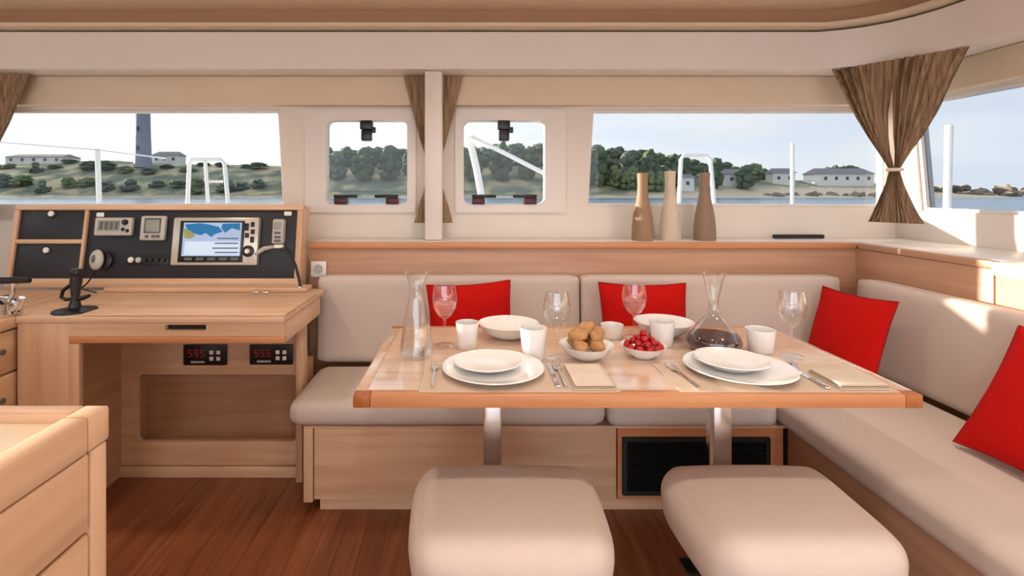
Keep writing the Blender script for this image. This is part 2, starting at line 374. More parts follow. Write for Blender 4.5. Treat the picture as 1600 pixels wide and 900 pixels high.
PX0, PX1 = X(664, 2.5), X(691, 2.5)
pil = struct('trim_4', MB().box(PX0, PX1, 2.48, 2.57, 0.956, 1.779, 0.008), 'cream', 'cream pillar between the two hatch windows')
# tan padded panels above the windows
struct('trim_5', MB().box(-2.75, MIR-0.001, 2.60, YF-0.001, 1.632, 1.779, 0.006), 'tan', 'tan padded panel above the front windows left of the pillar')
struct('trim_6', MB().box(MIR+0.001, 2.08, 2.60, YF-0.001, 1.632, 1.779, 0.006), 'tan', 'tan padded panel above the front windows right of the pillar')
struct('trim_7', MB().box(2.15, XR-0.001, -2.2, 2.44, 1.645, 1.779, 0.006), 'tan', 'tan padded panel above the right side window')
struct('trim_8', MB().box(XL+0.001, XL+0.05, -2.2, 2.44, 1.645, 1.779, 0.006), 'tan', 'tan padded panel above the left side window')
def window(n, loop, c0, c1, fn, label, fw=0.012):
    r = thing('window_%d' % n, label, 'window'); r['kind'] = 'structure'
    cx = sum(p[0] for p in loop)/len(loop); cz = sum(p[1] for p in loop)/len(loop)
    inner = [(cx+(a-cx)*(1-fw/0.5*0.35), cz+(b-cz)*(1-fw/0.22)) for a, b in loop]
    o2 = [(cx+(a-cx)*0.999, cz+(b-cz)*0.998) for a, b in loop]
    build('window_frame', plate(o2, [inner], c0+0.012, c1-0.005, fn), 'cream', r)
    build('pane', plate(inner, [], c0+0.028, c0+0.034, fn), 'pane', r)
    return r
window(1, W1, YF, YF+0.06, fXZ, 'long tinted window behind the instrument console, lighthouse in view')
window(4, W4, YF, YF+0.06, fXZ, 'long tinted window behind the three vases')
window(5, RW, XR, XR+0.06, fYZ, 'long tinted side window at the right edge')
window(6, RW, XL-0.06, XL, fYZ, 'long tinted side window on the left side')
for n, loop, (a, b), s, lab in ((2, H2, (X(478, YF), X(650, YF)), 1, 'square hatch window left of the cream pillar'), (3, H3, (2*MIR-X(650, YF), 2*MIR-X(478, YF)), -1, 'square hatch window right of the cream pillar')):
    r = window(n, loop, YF, YF+0.06, fXZ, lab, 0.004)
    cx = sum(p[0] for p in loop)/len(loop)
    build('hatch_surround', plate(rr(a, b, 1.085, 1.618, 0.012), [[(cx+(p-cx)*0.995, 1.344+(q-1.344)*0.995) for p, q in loop]], YF-0.014, YF-0.001, fXZ), 'cream', r)
    for k in (-1, 1):
        hx = cx+k*0.105
        h = build('handle', MB().box(hx-0.062, hx+0.062, YF-0.032, YF-0.012, HZ0+0.036, HZ0+0.054, 0.006), 'blk', r)
        build('handle_base', MB().box(hx+k*0.028-0.034, hx+k*0.028+0.034, YF-0.026, YF+0.022, HZ0+0.004, HZ0+0.0355, 0.006), 'redplastic', h)
    c = build('catch', MB().box(cx-0.034, cx+0.030, YF-0.02, YF+0.022, HZ1-0.050, HZ1-0.004, 0.006), 'blk', r)
    build('catch_knob', MB().box(cx-0.028, cx+0.026, YF-0.022, YF+0.018, HZ1-0.108, HZ1-0.0505, 0.008).box(cx+0.024, cx+0.046, YF-0.016, YF+0.004, HZ1-0.066, HZ1-0.036, 0.004), 'blk', c)

# downlights recessed in the ceiling, added out of view as warm fill light
def fill_light(x, y, label):
    r = thing('added_fill_light', label, 'lamp', (x, y, 2.05), 'unseen fill lights added in the ceiling')
    build('trim_ring', MB().lathe([(0.040, 0.0), (0.052, -0.001), (0.052, -0.008), (0.040, -0.010), (0.040, -0.002)], 24), 'steel', r, local=True)
    build('lens', MB().lathe([(0.0, -0.003), (0.039, -0.003), (0.039, -0.001), (0.0, -0.001)], 24), 'lens', r, local=True)
    l = bpy.data.lights.new('fill_light_lamp', 'SPOT'); l.energy = 17; l.color = (1.0, 0.88, 0.76); l.shadow_soft_size = 0.05; l.spot_size = math.radians(140); l.spot_blend = 0.8
    lo = bpy.data.objects.new('fill_light_lamp', l); col.objects.link(lo); lo.location = (0, 0, -0.012); lo.parent = r
for y, ym in ((1.75, 'front'), (0.55, 'middle'), (-0.9, 'aft')):
    for x, xm in ((-1.35, 'left'), (0.1, 'centre'), (1.25, 'right')):
        fill_light(x, y, 'unseen ceiling light added as fill, %s row, %s of three' % (ym, xm))

# ------------------------------------------------------------------ settee
ZS = 0.955                                        # shelf height behind the settee
sb = thing('settee', 'light oak settee base with black vent grille under the table', 'bench', (0.25, 1.9, 0))
build('front_panel', MB().box(-0.58, X(963, 1.9), 1.90, 1.918, 0.052, 0.318, 0.002), 'oak', sb)
build('end_stile', MB().box(-0.617, -0.583, 1.892, 1.918, 0.045, 0.318, 0.002), 'oak_z', sb)
build('end_panel', MB().box(-0.617, -0.600, 1.919, 2.36, 0.045, 0.318), 'oak_y', sb)
build('grille_panel', plate(rect(X(965, 1.9), 1.16, 0.052, 0.318), [rr(0.562, 1.112, 0.068, 0.285, 0.006)], 1.90, 1.918, fXZ), 'oak_red', sb)
g = build('vent_grille', plate(rr(0.563, 1.111, 0.069, 0.284, 0.005), [rr(0.580, 1.094, 0.086, 0.267, 0.003)], 1.894, 1.912, fXZ), 'grille', sb)
build('grille_back', MB().box(0.575, 1.10, 1.930, 1.936, 0.075, 0.278), 'grille', g)
for i in range(11):
    z = 0.094+i*0.0165; build('slat', MB().add([(0.578, 1.900, z-0.004), (1.096, 1.900, z-0.004), (1.096, 1.916, z+0.004), (0.578, 1.916, z+0.004), (0.578, 1.902, z-0.0065), (1.096, 1.902, z-0.0065), (1.096, 1.918, z+0.0015), (0.578, 1.918, z+0.0015)], [(0, 1, 2, 3), (7, 6, 5, 4), (0, 4, 5, 1), (1, 5, 6, 2), (2, 6, 7, 3), (3, 7, 4, 0)]), 'grille', g)
build('kick_board', MB().box(-0.565, 1.20, 1.925, 1.94, 0.0, 0.05), 'oak', sb)
build('seat_board', MB().box(-0.617, 1.72, 1.895, 2.36, 0.3185, 0.327), 'oak', sb)
sr = thing('side_settee', 'oak base of the settee along the right side', 'bench', (1.45, 1.1, 0))
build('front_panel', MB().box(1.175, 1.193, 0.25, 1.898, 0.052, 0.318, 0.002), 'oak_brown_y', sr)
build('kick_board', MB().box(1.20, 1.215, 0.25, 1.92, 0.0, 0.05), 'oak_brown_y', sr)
build('seat_board', MB().box(1.175, 1.75, 0.25, 1.894, 0.3185, 0.327), 'oak_y', sr)
build('end_panel', MB().box(1.175, 1.75, 0.25, 0.268, 0.0, 0.318), 'oak', sr)
def cush(name, label, cat, dims, r, puff, mat, group, parent=None, cuts=14):
    x0, x1, y0, y1, z0, z1 = dims
    return one(name, MB().cushion(x0, x1, y0, y1, z0, z1, r, puff, cuts), mat, label, cat, ((x0+x1)/2, (y0+y1)/2, z0), group, sharp=60)
cush('seat_cushion', 'greige seat cushion beside the chart table, its rounded end showing', 'cushion', (-0.672, 0.500, 1.868, 2.285, 0.328, 0.424), 0.042, 0.006, 'fabric', 'settee seat cushions')
cush('seat_cushion', 'short greige seat cushion under the table above the vent grille', 'cushion', (0.506, 1.130, 1.868, 2.285, 0.328, 0.424), 0.03, 0.006, 'fabric', 'settee seat cushions')
cush('seat_cushion', 'long greige seat cushion along the right side settee', 'cushion', (1.138, 1.690, 0.30, 2.285, 0.328, 0.424), 0.034, 0.007, 'fabric', 'settee seat cushions', cuts=18)
def backrest(label, p0, p1, zt, thick, off_top):
    """cushion leaning between two floor points, top pushed back by off_top"""
    d = (Vector(p1)-Vector(p0)).to_3d(); ln = d.length; d.normalize(); nrm = Vector((-d.y, d.x, 0))      # nrm points to the wall
    mb = MB().cushion(0, ln, 0, thick, 0.426, zt, 0.026, 0.008, 14, faces=('-y',))
    out = []
    for x, y, z in mb.v:
        t = (z-0.426)/(zt-0.426); q = Vector((p0[0], p0[1], 0))+d*x+nrm*(y+off_top*t); out.append((q.x, q.y, z))
    mb.v = out
    c = (Vector((p0[0], p0[1], 0))+Vector((p1[0], p1[1], 0)))/2; c.z = 0.426
    return one('backrest_cushion', mb, 'fabric', label, 'cushion', c, 'settee backrest cushions', sharp=60)
backrest('greige backrest cushion behind the carafe, next to the chart table', (-0.690, 2.285), (0.494, 2.285), 0.812, 0.085, 0.018)
backrest('greige backrest cushion behind the decanter, against the front board', (0.500, 2.285), (1.672, 2.285), 0.812, 0.085, 0.018)
backrest('long greige backrest cushion along the right side settee', (1.690, 2.275), (1.690, 0.30), 0.812, 0.085, 0.018)
# the wooden boards behind the backrests and the shelf
bb = thing('settee_backboard', 'brown oak board and ledge behind the front backrests', 'board', (0.6, 2.40, 0.33))
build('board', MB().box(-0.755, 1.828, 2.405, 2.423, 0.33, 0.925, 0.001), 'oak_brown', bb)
build('ledge_nosing', MB().box(-0.755, 1.805, 2.392, 2.435, 0.926, ZS-0.001, 0.004), 'oak_red', bb)
b2 = thing('settee_side_backboard', 'brown oak board and ledge behind the right side backrest', 'board', (1.85, 2.0, 0.33))
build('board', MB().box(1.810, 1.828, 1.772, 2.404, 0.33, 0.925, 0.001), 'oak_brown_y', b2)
build('ledge_nosing', MB().box(1.806, 1.84, 1.772, 2.391, 0.926, ZS-0.001, 0.004), 'oak_brown_y', b2)
sh = MB().box(-0.755, 2.198, 2.436, 2.649, 0.93, ZS, 0.002).box(1.842, 2.198, 1.772, 2.4355, 0.93, ZS, 0.002)
one('window_shelf', sh, 'cream', 'cream shelf below the front windows where the three vases stand', 'shelf', (0.7, 2.54, 0.93))
one('shelf_vent', plate(rr(X(1207, 2.6), X(1285, 2.6), 0, 0.02, 0.006), [], 2.585, 2.6, lambda a, b, c: (a, c, ZS+b)), 'grille', 'slim dark vent lying on the shelf right of the vases', 'vent', (1.66, 2.59, ZS))
sc_ = thing('side_cabinet', 'pale pinkish oak cabinet at the right edge above the side backrest', 'cabinet', (1.98, 1.0, 0.33))
build('body', MB().box(1.812, 2.198, 0.25, 1.768, 0.33, 0.905, 0.003), 'oak_y', sc_)
build('top', MB().box(1.800, 2.198, 0.24, 1.770, 0.906, 0.952, 0.004), 'cream', sc_)
# socket on the board
so = thing('power_socket', 'small white socket on the board beside the console', 'socket', (X(497, 2.4), 2.404, Z(432, 2.4)))
build('plate', MB().box(X(486, 2.4), X(510, 2.4), 2.394, 2.404, Z(433, 2.4), Z(408, 2.4), 0.004), 'whiteplastic', so)
build('insert', MB().lathe([(0.0, 0), (0.022, 0), (0.022, 0.003), (0.018, 0.003), (0.016, 0.001), (0, 0.001)], 20, mat=Matrix.Translation((X(498, 2.4), 2.394, Z(420, 2.4))) @ Matrix.Rotation(PI/2, 4, 'X')), 'grey', so)

# ------------------------------------------------------------------ dining table
TX0, TX1, TY0, TY1, TZ = X(551, 1.25), X(1443, 1.25), 1.25, 1.885, 0.70
tb = thing('dining_table', 'glossy light oak dining table laid for four in front of the settee', 'table', ((TX0+TX1)/2, 1.57, 0))
for i in range(5):
    a = TY0+0.031+(TY1-TY0-0.062)*i/5; b = TY0+0.031+(TY1-TY0-0.062)*(i+1)/5
    build('top_board', MB().box(TX0+0.03, TX1-0.03, a+0.0003, b-0.0003, TZ-0.028, TZ, 0.0006, 1), 'table', tb)
build('front_edge', MB().box(TX0+0.042, TX1-0.042, TY0, TY0+0.030, TZ-0.033, TZ, 0.003), 'oak_red', tb)
build('back_edge', MB().box(TX0+0.042, TX1-0.042, TY1-0.030, TY1, TZ-0.033, TZ, 0.003), 'oak_red', tb)
for xa, xb in ((TX0, TX0+0.0295), (TX1-0.0295, TX1)):
    build('end_edge', MB().box(xa, xb, TY0+0.0305, TY1-0.0305, TZ-0.033, TZ, 0.003), 'table', tb)
for xa, xb in ((TX0, TX0+0.0415), (TX1-0.0415, TX1)):
    for ya, yb in ((TY0, TY0+0.030), (TY1-0.030, TY1)):
        build('corner_block', MB().box(xa, xb, ya, yb, TZ-0.033, TZ, 0.003), 'oak_block', tb)
for lx in (X(769, 1.57), X(1123, 1.57)):
    lg = build('leg', MB().box(lx-0.028, lx+0.028, 1.542, 1.598, 0.013, TZ-0.042, 0.006), 'chrome', tb)
    build('foot_plate', MB().box(lx-0.09, lx+0.09, 1.48, 1.66, 0.0, 0.012, 0.004), 'chrome', lg)
    build('top_bracket', MB().box(lx-0.09, lx+0.09, 1.44, 1.70, TZ-0.041, TZ-0.029, 0.002), 'chrome', lg)

# ------------------------------------------------------------------ stools
def stool(cx, label, hw):
    r = thing('stool', label, 'stool', (cx, 1.305, 0), 'upholstered stools at the table')
    y0, y1 = 1.120, 1.49
    mb = MB().cushion(cx-hw, cx+hw, y0, y1, 0.245, 0.417, 0.058, 0.012, 18, faces=('+z', '-y', '+y', '-x', '+x'))
    c = (y0+y1)/2; out = []
    for x, y, z in mb.v:       # narrower towards the front and at the foot, slightly barrel shaped
        u = (x-cx)/hw; v = (y-c)/((y1-y0)/2); t = (z-0.245)/0.167
        k = (0.975+0.035*v-0.04*max(0, abs(v)-0.5)*2)*(0.955+0.045*min(1, t*1.6)); out.append((cx+(x-cx)*k-0.0*u, c+(y-c)*(0.96+0.04*min(1, t*1.6))+0.008*(1-u*u)*v, z))
    mb.v = out
    s = build('seat', mb, 'stoolfab', r, sharp=60)
    pts = []
    for a, b in rr(-0.188, 0.188, -0.150, 0.150, 0.08, 6): pts.append((cx+a, c+b, 0.256))
    build('piping', MB().tube(pts, 0.004, 6, True), 'piping', s)
    build('base_board', MB().box(cx-0.19, cx+0.19, y0+0.05, y1-0.05, 0.225, 0.2445, 0.004), 'blk', r)
    build('pedestal', MB().lathe([(0.03, 0.02), (0.03, 0.20), (0.07, 0.2245)], 20, (cx, c, 0)), 'chrome', r)
    build('foot', MB().lathe([(0.0, 0.0), (0.15, 0.0), (0.15, 0.008), (0.04, 0.02), (0.0, 0.02)], 28, (cx, c, 0)), 'blk', r)
stool(0.096, 'pale greige upholstered stool in front of the table, left of the two', 0.246)
stool(0.772, 'pale greige upholstered stool in front of the table, beside the side settee', 0.236)

# ------------------------------------------------------------------ red pillows
def pillow(label, mtx, s=0.40, t=0.13):
    n = 16; mb = MB(); vs = []; fs = []
    for side in (1, -1):
        for j in range(n+1):
            for i in range(n+1):
                u = -1+2*i/n; v = -1+2*j/n; u = math.sin(u*PI/2)*0.5+u*0.5; v = math.sin(v*PI/2)*0.5+v*0.5
                x = u*s/2*(1-0.07*(1-v*v)); z = v*s/2*(1-0.07*(1-u*u))
                th = t/2*max(0, (1-u*u))**0.55*max(0, (1-v*v))**0.55*(1+0.08*noise.noise(Vector((u*2, v*2, side*3+s*9))))
                vs.append((x, side*-th, z+s/2))
    m = (n+1)*(n+1)
    for sd_ in range(2):
        for j in range(n):
            for i in range(n):
                q = [sd_*m+j*(n+1)+i, sd_*m+j*(n+1)+i+1, sd_*m+(j+1)*(n+1)+i+1, sd_*m+(j+1)*(n+1)+i]
                fs.append(tuple(q if sd_ == 0 else q[::-1]))
    mb.add(vs, fs)
    r = thing('throw_pillow', label, 'pillow', mtx.translation, 'red throw pillows on the settee'); r.rotation_euler = mtx.to_euler()
    b = build('cover', mb, 'red', r, local=True, sharp=70)
    loop = []
    for k in range(4*n):
        e, q = divmod(k, n); w_ = -1+2*q/n
        u, v = ((w_, -1), (1, w_), (-w_, 1), (-1, -w_))[e]
        loop.append((u*s/2*(1-0.07*(1-v*v)), 0, s/2+v*s/2*(1-0.07*(1-u*u))))
    build('piping', MB().tube(loop, 0.003, 6, True), 'redpipe', r, local=True)
def basis(loc, ux, uz):
    ux = Vector(ux).normalized(); uz = Vector(uz); uz = (uz-ux*uz.dot(ux)).normalized(); uy = uz.cross(ux)
    m = Matrix((ux, uy, uz)).transposed().to_4x4(); m.translation = loc; return m
pillow('red square pillow behind the carafe and wine glass on the front settee', basis((0.012, 2.125, 0.452), (1, 0, 0.06), (-0.03, 0.20, 1)), 0.36)
pillow('red square pillow behind the bread bowl and berries on the front settee', basis((0.735, 2.13, 0.434), (1, 0, -0.01), (0.0, 0.20, 1)), 0.375)
pillow('red tilted pillow in the settee corner beyond the table', basis((1.452, 2.045, 0.446), (0.10, -1, 0.02), (0.32, 0.03, 1)), 0.355, 0.11)
pillow('red pillow leaning on the side backrest at the right edge', basis((1.452, 1.335, 0.447), (0.02, -1, 0), (0.50, 0, 0.86)), 0.40, 0.11)

# ------------------------------------------------------------------ chart table (desk)
DZ = 0.76
dk = thing('chart_table', 'light oak chart table desk with knee hole under the instrument console', 'desk', (-1.1, 2.0, 0))
DXL, DXR = -1.577, -0.645
build('top', MB().box(DXL, DXR, 1.775, 2.285, DZ-0.022, DZ, 0.004), 'oak', dk)
build('rear_step', MB().box(DXL, DXR-0.06, 2.20, 2.284, DZ+0.0005, DZ+0.02, 0.003), 'oak', dk)
lid = build('lid', MB().box(X(128, 1.79), X(447, 1.79), 1.779, 2.15, DZ+0.0002, DZ+0.008, 0.003), 'oak', dk)
hg = build('hinge', MB().box(X(395, 2.13), X(404, 2.13), 2.125, 2.14, DZ+0.0085, DZ+0.02, 0.003).box(X(411, 2.13), X(420, 2.13), 2.125, 2.14, DZ+0.0085, DZ+0.02, 0.003), 'chrome', lid)
sl = MB().box(X(260, 1.775), X(320, 1.775), 1.768, 1.7845, 0.716, 0.737, 0.004)
ap = build('apron', plate(rect(X(108, 1.78), DXR, 0.692, DZ-0.0225), [rr(X(258, 1.78), X(322, 1.78), 0.712, 0.732, 0.004)], 1.780, 1.798, fXZ), 'oak', dk)
build('pull_slot', MB().box(X(258, 1.78), X(322, 1.78), 1.7985, 1.803, 0.708, 0.736), 'blk', ap)
build('lower_rail', MB().box(X(108, 1.78), DXR, 1.776, 1.80, 0.668, 0.6915, 0.003), 'oak_red', dk)
build('front_stile', MB().box(X(108, 1.78), X(124, 1.78), 1.778, 1.80, 0.0, 0.6675, 0.003), 'oak_z', dk)
build('side_front', MB().box(DXL, X(108, 1.78)-0.001, 1.782, 1.80, 0.0, DZ-0.0225, 0.002), 'oak_z', dk)
build('right_side', MB().box(DXR-0.018, DXR, 1.801, 2.20, 0.668, DZ-0.0225, 0.002), 'oak_y', dk)
build('right_post', MB().box(DXR-0.072, DXR-0.045, 2.10, 2.149, 0.0, DZ-0.0225, 0.003), 'oak_z', dk)
build('knee_side', MB().box(-1.485, -1.466, 1.801, 2.149, 0.0, DZ-0.0225), 'oak_brown_y', dk)  # browner oak here stands in for shade inside the knee hole
bp_ = build('knee_back', plate(rect(-1.485, DXR-0.046, 0.045, DZ-0.0225), [rr(X(215, 2.15), X(463, 2.15), Z(690, 2.15), Z(585, 2.15), 0.022)], 2.15, 2.168, fXZ), 'oak', dk)
build('niche', MB().box(-1.44, -0.70, 2.270, 2.285, 0.10, 0.46).box(-1.44, -1.425, 2.1685, 2.2695, 0.10, 0.46).box(-0.715, -0.70, 2.1685, 2.2695, 0.10, 0.46).box(-1.425, -0.715, 2.1685, 2.2695, 0.10, 0.115).box(-1.425, -0.715, 2.1685, 2.2695, 0.445, 0.46), 'oak_brown', bp_)  # browner oak puts the shade of the recess into its colour
build('kick_board', MB().box(-1.4655, DXR-0.05, 2.135, 2.149, 0.0, 0.044, 0.002), 'oak', dk)
for (a, b, c, d), lb in (((288, 355, 538, 570), 'black control panel with red digits, left of the pair'), ((391, 458, 538, 569), 'black control panel with red digits, right of the pair')):
    q = 2.145
    r = build('control_panel', MB().box(X(a, q), X(b, q), 2.136, 2.149, Z(d, q), Z(c, q), 0.003), 'blk', dk); r['label'] = lb
    wpx = (b-a)
    for k in range(2):
        for j in range(2):
            bx_ = a+wpx*(0.66+0.16*k); by = c+(d-c)*(0.36+0.30*j)
            build('button', MB().box(X(bx_-3, q), X(bx_+3, q), 2.133, 2.1358, Z(by+3, q), Z(by-3, q), 0.001), 'whiteplastic', r)
    mb = MB()
    for i in range(3):
        x0 = a+wpx*(0.12+0.14*i); y0 = c+(d-c)*0.22
        for (u0, u1, v0, v1) in ((0, 6, 0, 1.6), (0, 6, 5, 6.4), (0, 6, 10, 11.4), (0, 1.5, 0, 5), (4.6, 6, 5, 11)):
            mb.box(X(x0+u0, q), X(x0+u1, q), 2.1345, 2.1358, Z(y0+v1, q), Z(y0+v0, q))
    build('digit_display', mb, 'digit', r)
    build('marking_strip', MB().box(X(a+wpx*0.18, q), X(a+wpx*0.50, q), 2.1345, 2.1358, Z(d-4, q), Z(d-7, q)), 'grey', r)

# ------------------------------------------------------------------ instrument console
CB, CT = (2.29, 0.7805), (2.345, 1.133)
tl = math.atan2(CT[0]-CB[0], CT[1]-CB[1]); HV = math.hypot(CT[0]-CB[0], CT[1]-CB[1])
co = thing('instrument_console', 'oak framed instrument console with black panels on the chart table', 'console', (0, CB[0], CB[1]), rot=(-tl, 0, 0))
PT, PB = 318.0, 449.0
def V(py): return (PB-py)/(PB-PT)*HV
def U(px, py): return (px-CX)*(CB[0]+(CT[0]-CB[0])*V(py)/HV)/F
def cbox(x0, x1, y0, y1, w0, w1, bev=0.0, mb=None, seg=2):
    ym = (y0+y1)/2
    return (mb or MB()).box(U(x0, ym), U(x1, ym), w0, w1, V(y1), V(y0), bev, seg)
def cp(name, mb, mat, parent=co): return build(name, mb, mat, parent, local=True)
UL, UR = -2.085, -0.765
cp('body', MB().box(UL, UR, 0.022, 0.10, -0.018, HV, 0.003), 'oak_z')
UD0, UD1 = U(129, 385)-0.007, U(129, 385)+0.007
cp('top_rail', MB().box(UL, UR, 0.0, 0.0215, HV-0.024, HV, 0.003), 'oak')
cp('bottom_rail', MB().box(UL, UR, 0.0, 0.0215, -0.018, 0.024, 0.003), 'oak')
for a, b, nm in ((UL, UL+0.022, 'side_stile'), (UR-0.026, UR, 'side_stile'), (UD0, UD1, 'divider')):
    cp(nm, MB().box(a, b, 0.0, 0.0215, 0.0245, HV-0.0245, 0.002), 'oak_z')
cp('shelf_divider', MB().box(UL+0.0225, UD0-0.0005, 0.0, 0.0215, V(383), V(376), 0.002), 'oak')
mp_ = cp('main_panel', MB().box(UD1+0.001, UR-0.027, 0.012, 0.0215, 0.025, HV-0.025, 0.001), 'black')
ru = lambda px, py: (U(px, py), V(py))
def disc(u, v, r, h, w0, seg=16): return MB().lathe([(0, 0), (r, 0), (r, h*0.7), (r*0.8, h), (0, h)], seg, mat=Matrix.Translation((u, w0, v)) @ Matrix.Rotation(PI/2, 4, 'X'))
for (y0, y1, kx, ky) in ((326.5, 375.5, 79, 333), (383.5, 440, 71, 394)):
    d_ = cp('locker_door', MB().box(UL+0.024, UD0-0.0015, 0.010, 0.0215, V(y1), V(y0), 0.001), 'black')
    u, v = ru(kx, ky)
    k_ = cp('knob', disc(u, v, 0.019, 0.004, 0.0098), 'blk', d_); cp('knob_cap', disc(u, v, 0.013, 0.008, 0.0058), 'whiteplastic', k_)
for kx, ky in ((155, 335), (449, 333)):
    cp('panel_catch', cbox(kx-6, kx+6, ky-4, ky+3.5, 0.004, 0.0118, 0.004), 'whiteplastic', mp_)
# radio
r = cp('radio', cbox(150, 208, 340, 370, -0.012, 0.0118, 0.006), 'grey')
cp('display', cbox(156, 190, 345, 362, -0.0145, -0.0121, 0.001), 'lcd', r)
mb = MB()
for i in range(4): cbox(159+i*8, 164+i*8, 347, 360, -0.016, -0.0146, 0, mb)
cp('display_digits', mb, 'lcd_dark', r)
u, v = ru(199, 348); cp('dial', disc(u, v, 0.013, 0.012, -0.0122), 'blk', r)
for bx_, by in ((195, 360), (202, 362)): u, v = ru(bx_, by); cp('button', disc(u, v, 0.008, 0.006, -0.0122), 'blk', r)
# small square display
r = cp('depth_display', cbox(221, 260, 337, 378, -0.012, 0.0118, 0.008), 'grey')
cp('display_frame', cbox(228, 254, 341, 366, -0.0145, -0.0121, 0.001), 'lcd_dark', r)
cp('display', cbox(231, 252, 344, 364, -0.016, -0.0146, 0.0005), 'lcd', r)
for bx_ in (229, 239, 246): cp('button', cbox(bx_, bx_+6, 369, 374, -0.0145, -0.0121, 0.001), 'lcd_dark', r)
# chart plotter
r = cp('chart_plotter', cbox(272, 406, 340, 419, -0.02, 0.0118, 0.008), 'silver')
cp('bezel', cbox(284, 384, 346, 414, -0.0225, -0.0201, 0.002), 'blk', r)
s_ = cp('screen', cbox(290, 380, 349, 404, -0.0245, -0.0226, 0.0), 'screen', r)
cp('screen_white_area', cbox(293, 378, 380, 402, -0.0252, -0.0246), 'scr_white', s_)
def spoly(name, pts, mat, w_=-0.0256):
    cp(name, plate([ru(*p) for p in pts], [], w_, w_+0.0005, fXZ), mat, s_)
spoly('screen_sea', [(294, 352), (316, 350), (330, 352), (346, 356), (352, 364), (340, 368), (334, 373), (326, 366), (318, 370), (306, 366), (298, 362)], 'scr_blue')
spoly('screen_sea', [(352, 351), (379, 350), (379, 362), (366, 358), (356, 366), (350, 358)], 'scr_blue')
spoly('screen_land', [(292, 358), (302, 362), (310, 370), (302, 376), (293, 374)], 'scr_tan', -0.0259)
for y0 in (374, 382, 390, 397):
    cp('screen_line', cbox(336+(y0 % 5)*2, 376, y0, y0+2.2, -0.0264, -0.0258), 'scr_grey', s_)
for i in range(5): cp('soft_key', cbox(292+i*18, 304+i*18, 406, 411, -0.025, -0.0226, 0.001), 'lcd_dark', r)
for bx_, by, hh in ((386, 350, 12), (395, 348, 8), (386, 366, 8), (395, 360, 8), (394, 372, 10)):
    cp('button', cbox(bx_, bx_+6, by, by+hh, -0.0235, -0.0201, 0.002), 'blk', r)
u, v = ru(391, 396); k_ = cp('dial', disc(u, v, 0.026, 0.008, -0.0202, 24), 'blk', r); cp('dial_cap', disc(u, v, 0.011, 0.010, -0.0283), 'whiteplastic', k_)
# row of sockets and switches
for i, (a, m) in enumerate(((203, 'whiteplastic'), (215, 'grey'), (225, 'blk'), (235, 'blk'), (245, 'blk'), (255, 'blk'))):
    u, v = ru(a, 410); cp('switch', disc(u, v, 0.013 if i < 2 else 0.010, 0.012, 0.0118), m, mp_)
cp('switch_plate', cbox(196, 262, 402, 419, 0.0085, 0.0119, 0.001), 'blk', mp_)
def cw(px, py, w_):          # console local to world
    p = Vector((U(px, py), w_, V(py))); return co.matrix_basis @ p
RC = Matrix.Rotation(-tl, 4, 'X'); 
def c2w(mb):
    m = Matrix.Translation(co.location) @ RC
    mb.v = [tuple(m @ Vector(p)) for p in mb.v]; return mb
# hand-held units hung on the panel: things of their own
h = thing('radio_handset', 'pale radio handset with black cord on the console panel', 'handset', tuple(cw(437, 384, 0.0)))
hb = build('body', c2w(cbox(428, 446, 343, 384, -0.026, 0.0116, 0.008)), 'grey', h)
build('display', c2w(cbox(431, 443, 348, 360, -0.0285, -0.0262, 0.001)), 'lcd', hb)
for by in (364, 371, 377): build('button', c2w(cbox(432, 442, by, by+4, -0.0285, -0.0262, 0.001)), 'lcd_dark', hb)
build('plug', c2w(cbox(430, 444, 385, 391, -0.02, 0.006, 0.003)), 'whiteplastic', h)
q = [(441, 391, -0.010), (452, 395, -0.05), (464, 404, -0.075), (472, 420, -0.085), (477, 440, -0.085), (479, 456, -0.078)]
build('cord', MB().tube([cw(*p) for p in q], 0.0065, 8), 'blk', h)
e = cw(479, 456, -0.078); build('connector', MB().tube([e, e+Vector((0, 0, -0.012)), Vector((e.x-0.004, e.y, DZ+0.024))], [0.009, 0.010, 0.008], 8), 'whiteplastic', h)
build('short_lead', MB().tube([cw(428, 389, -0.012), cw(418, 392, -0.04), cw(410, 397, -0.036), cw(403, 401, -0.030)], [0.008, 0.010, 0.010, 0.006], 8), 'grey', h)
h = thing('fist_microphone', 'grey oval fist microphone hung on the console behind the black stand', 'microphone', tuple(cw(156, 424, 0.0)))
build('clip', c2w(MB().lathe([(0, 0), (0.042, 0), (0.042, 0.012), (0.03, 0.016), (0, 0.016)], 24, mat=Matrix.Translation((U(160, 411), 0.0116, V(411))) @ Matrix.Rotation(PI/2, 4, 'X'))), 'blk', h)
hb = build('body', c2w(MB().ball((U(156, 410), -0.020, V(410)), 1, 3, sc=(0.031, 0.017, 0.046))), 'grey', h)
build('speaker_grille', c2w(MB().ball((U(155, 409), -0.0325, V(409)), 1, 2, sc=(0.013, 0.006, 0.022))), 'lcd_dark', hb)
build('cord', MB().tube([cw(155, 424, -0.02), cw(155, 433, -0.03), cw(152, 447, -0.06), cw(150, 456, -0.09), Vector((X(150, 2.12), 2.12, DZ+0.016))], 0.0035, 6), 'blk', h)
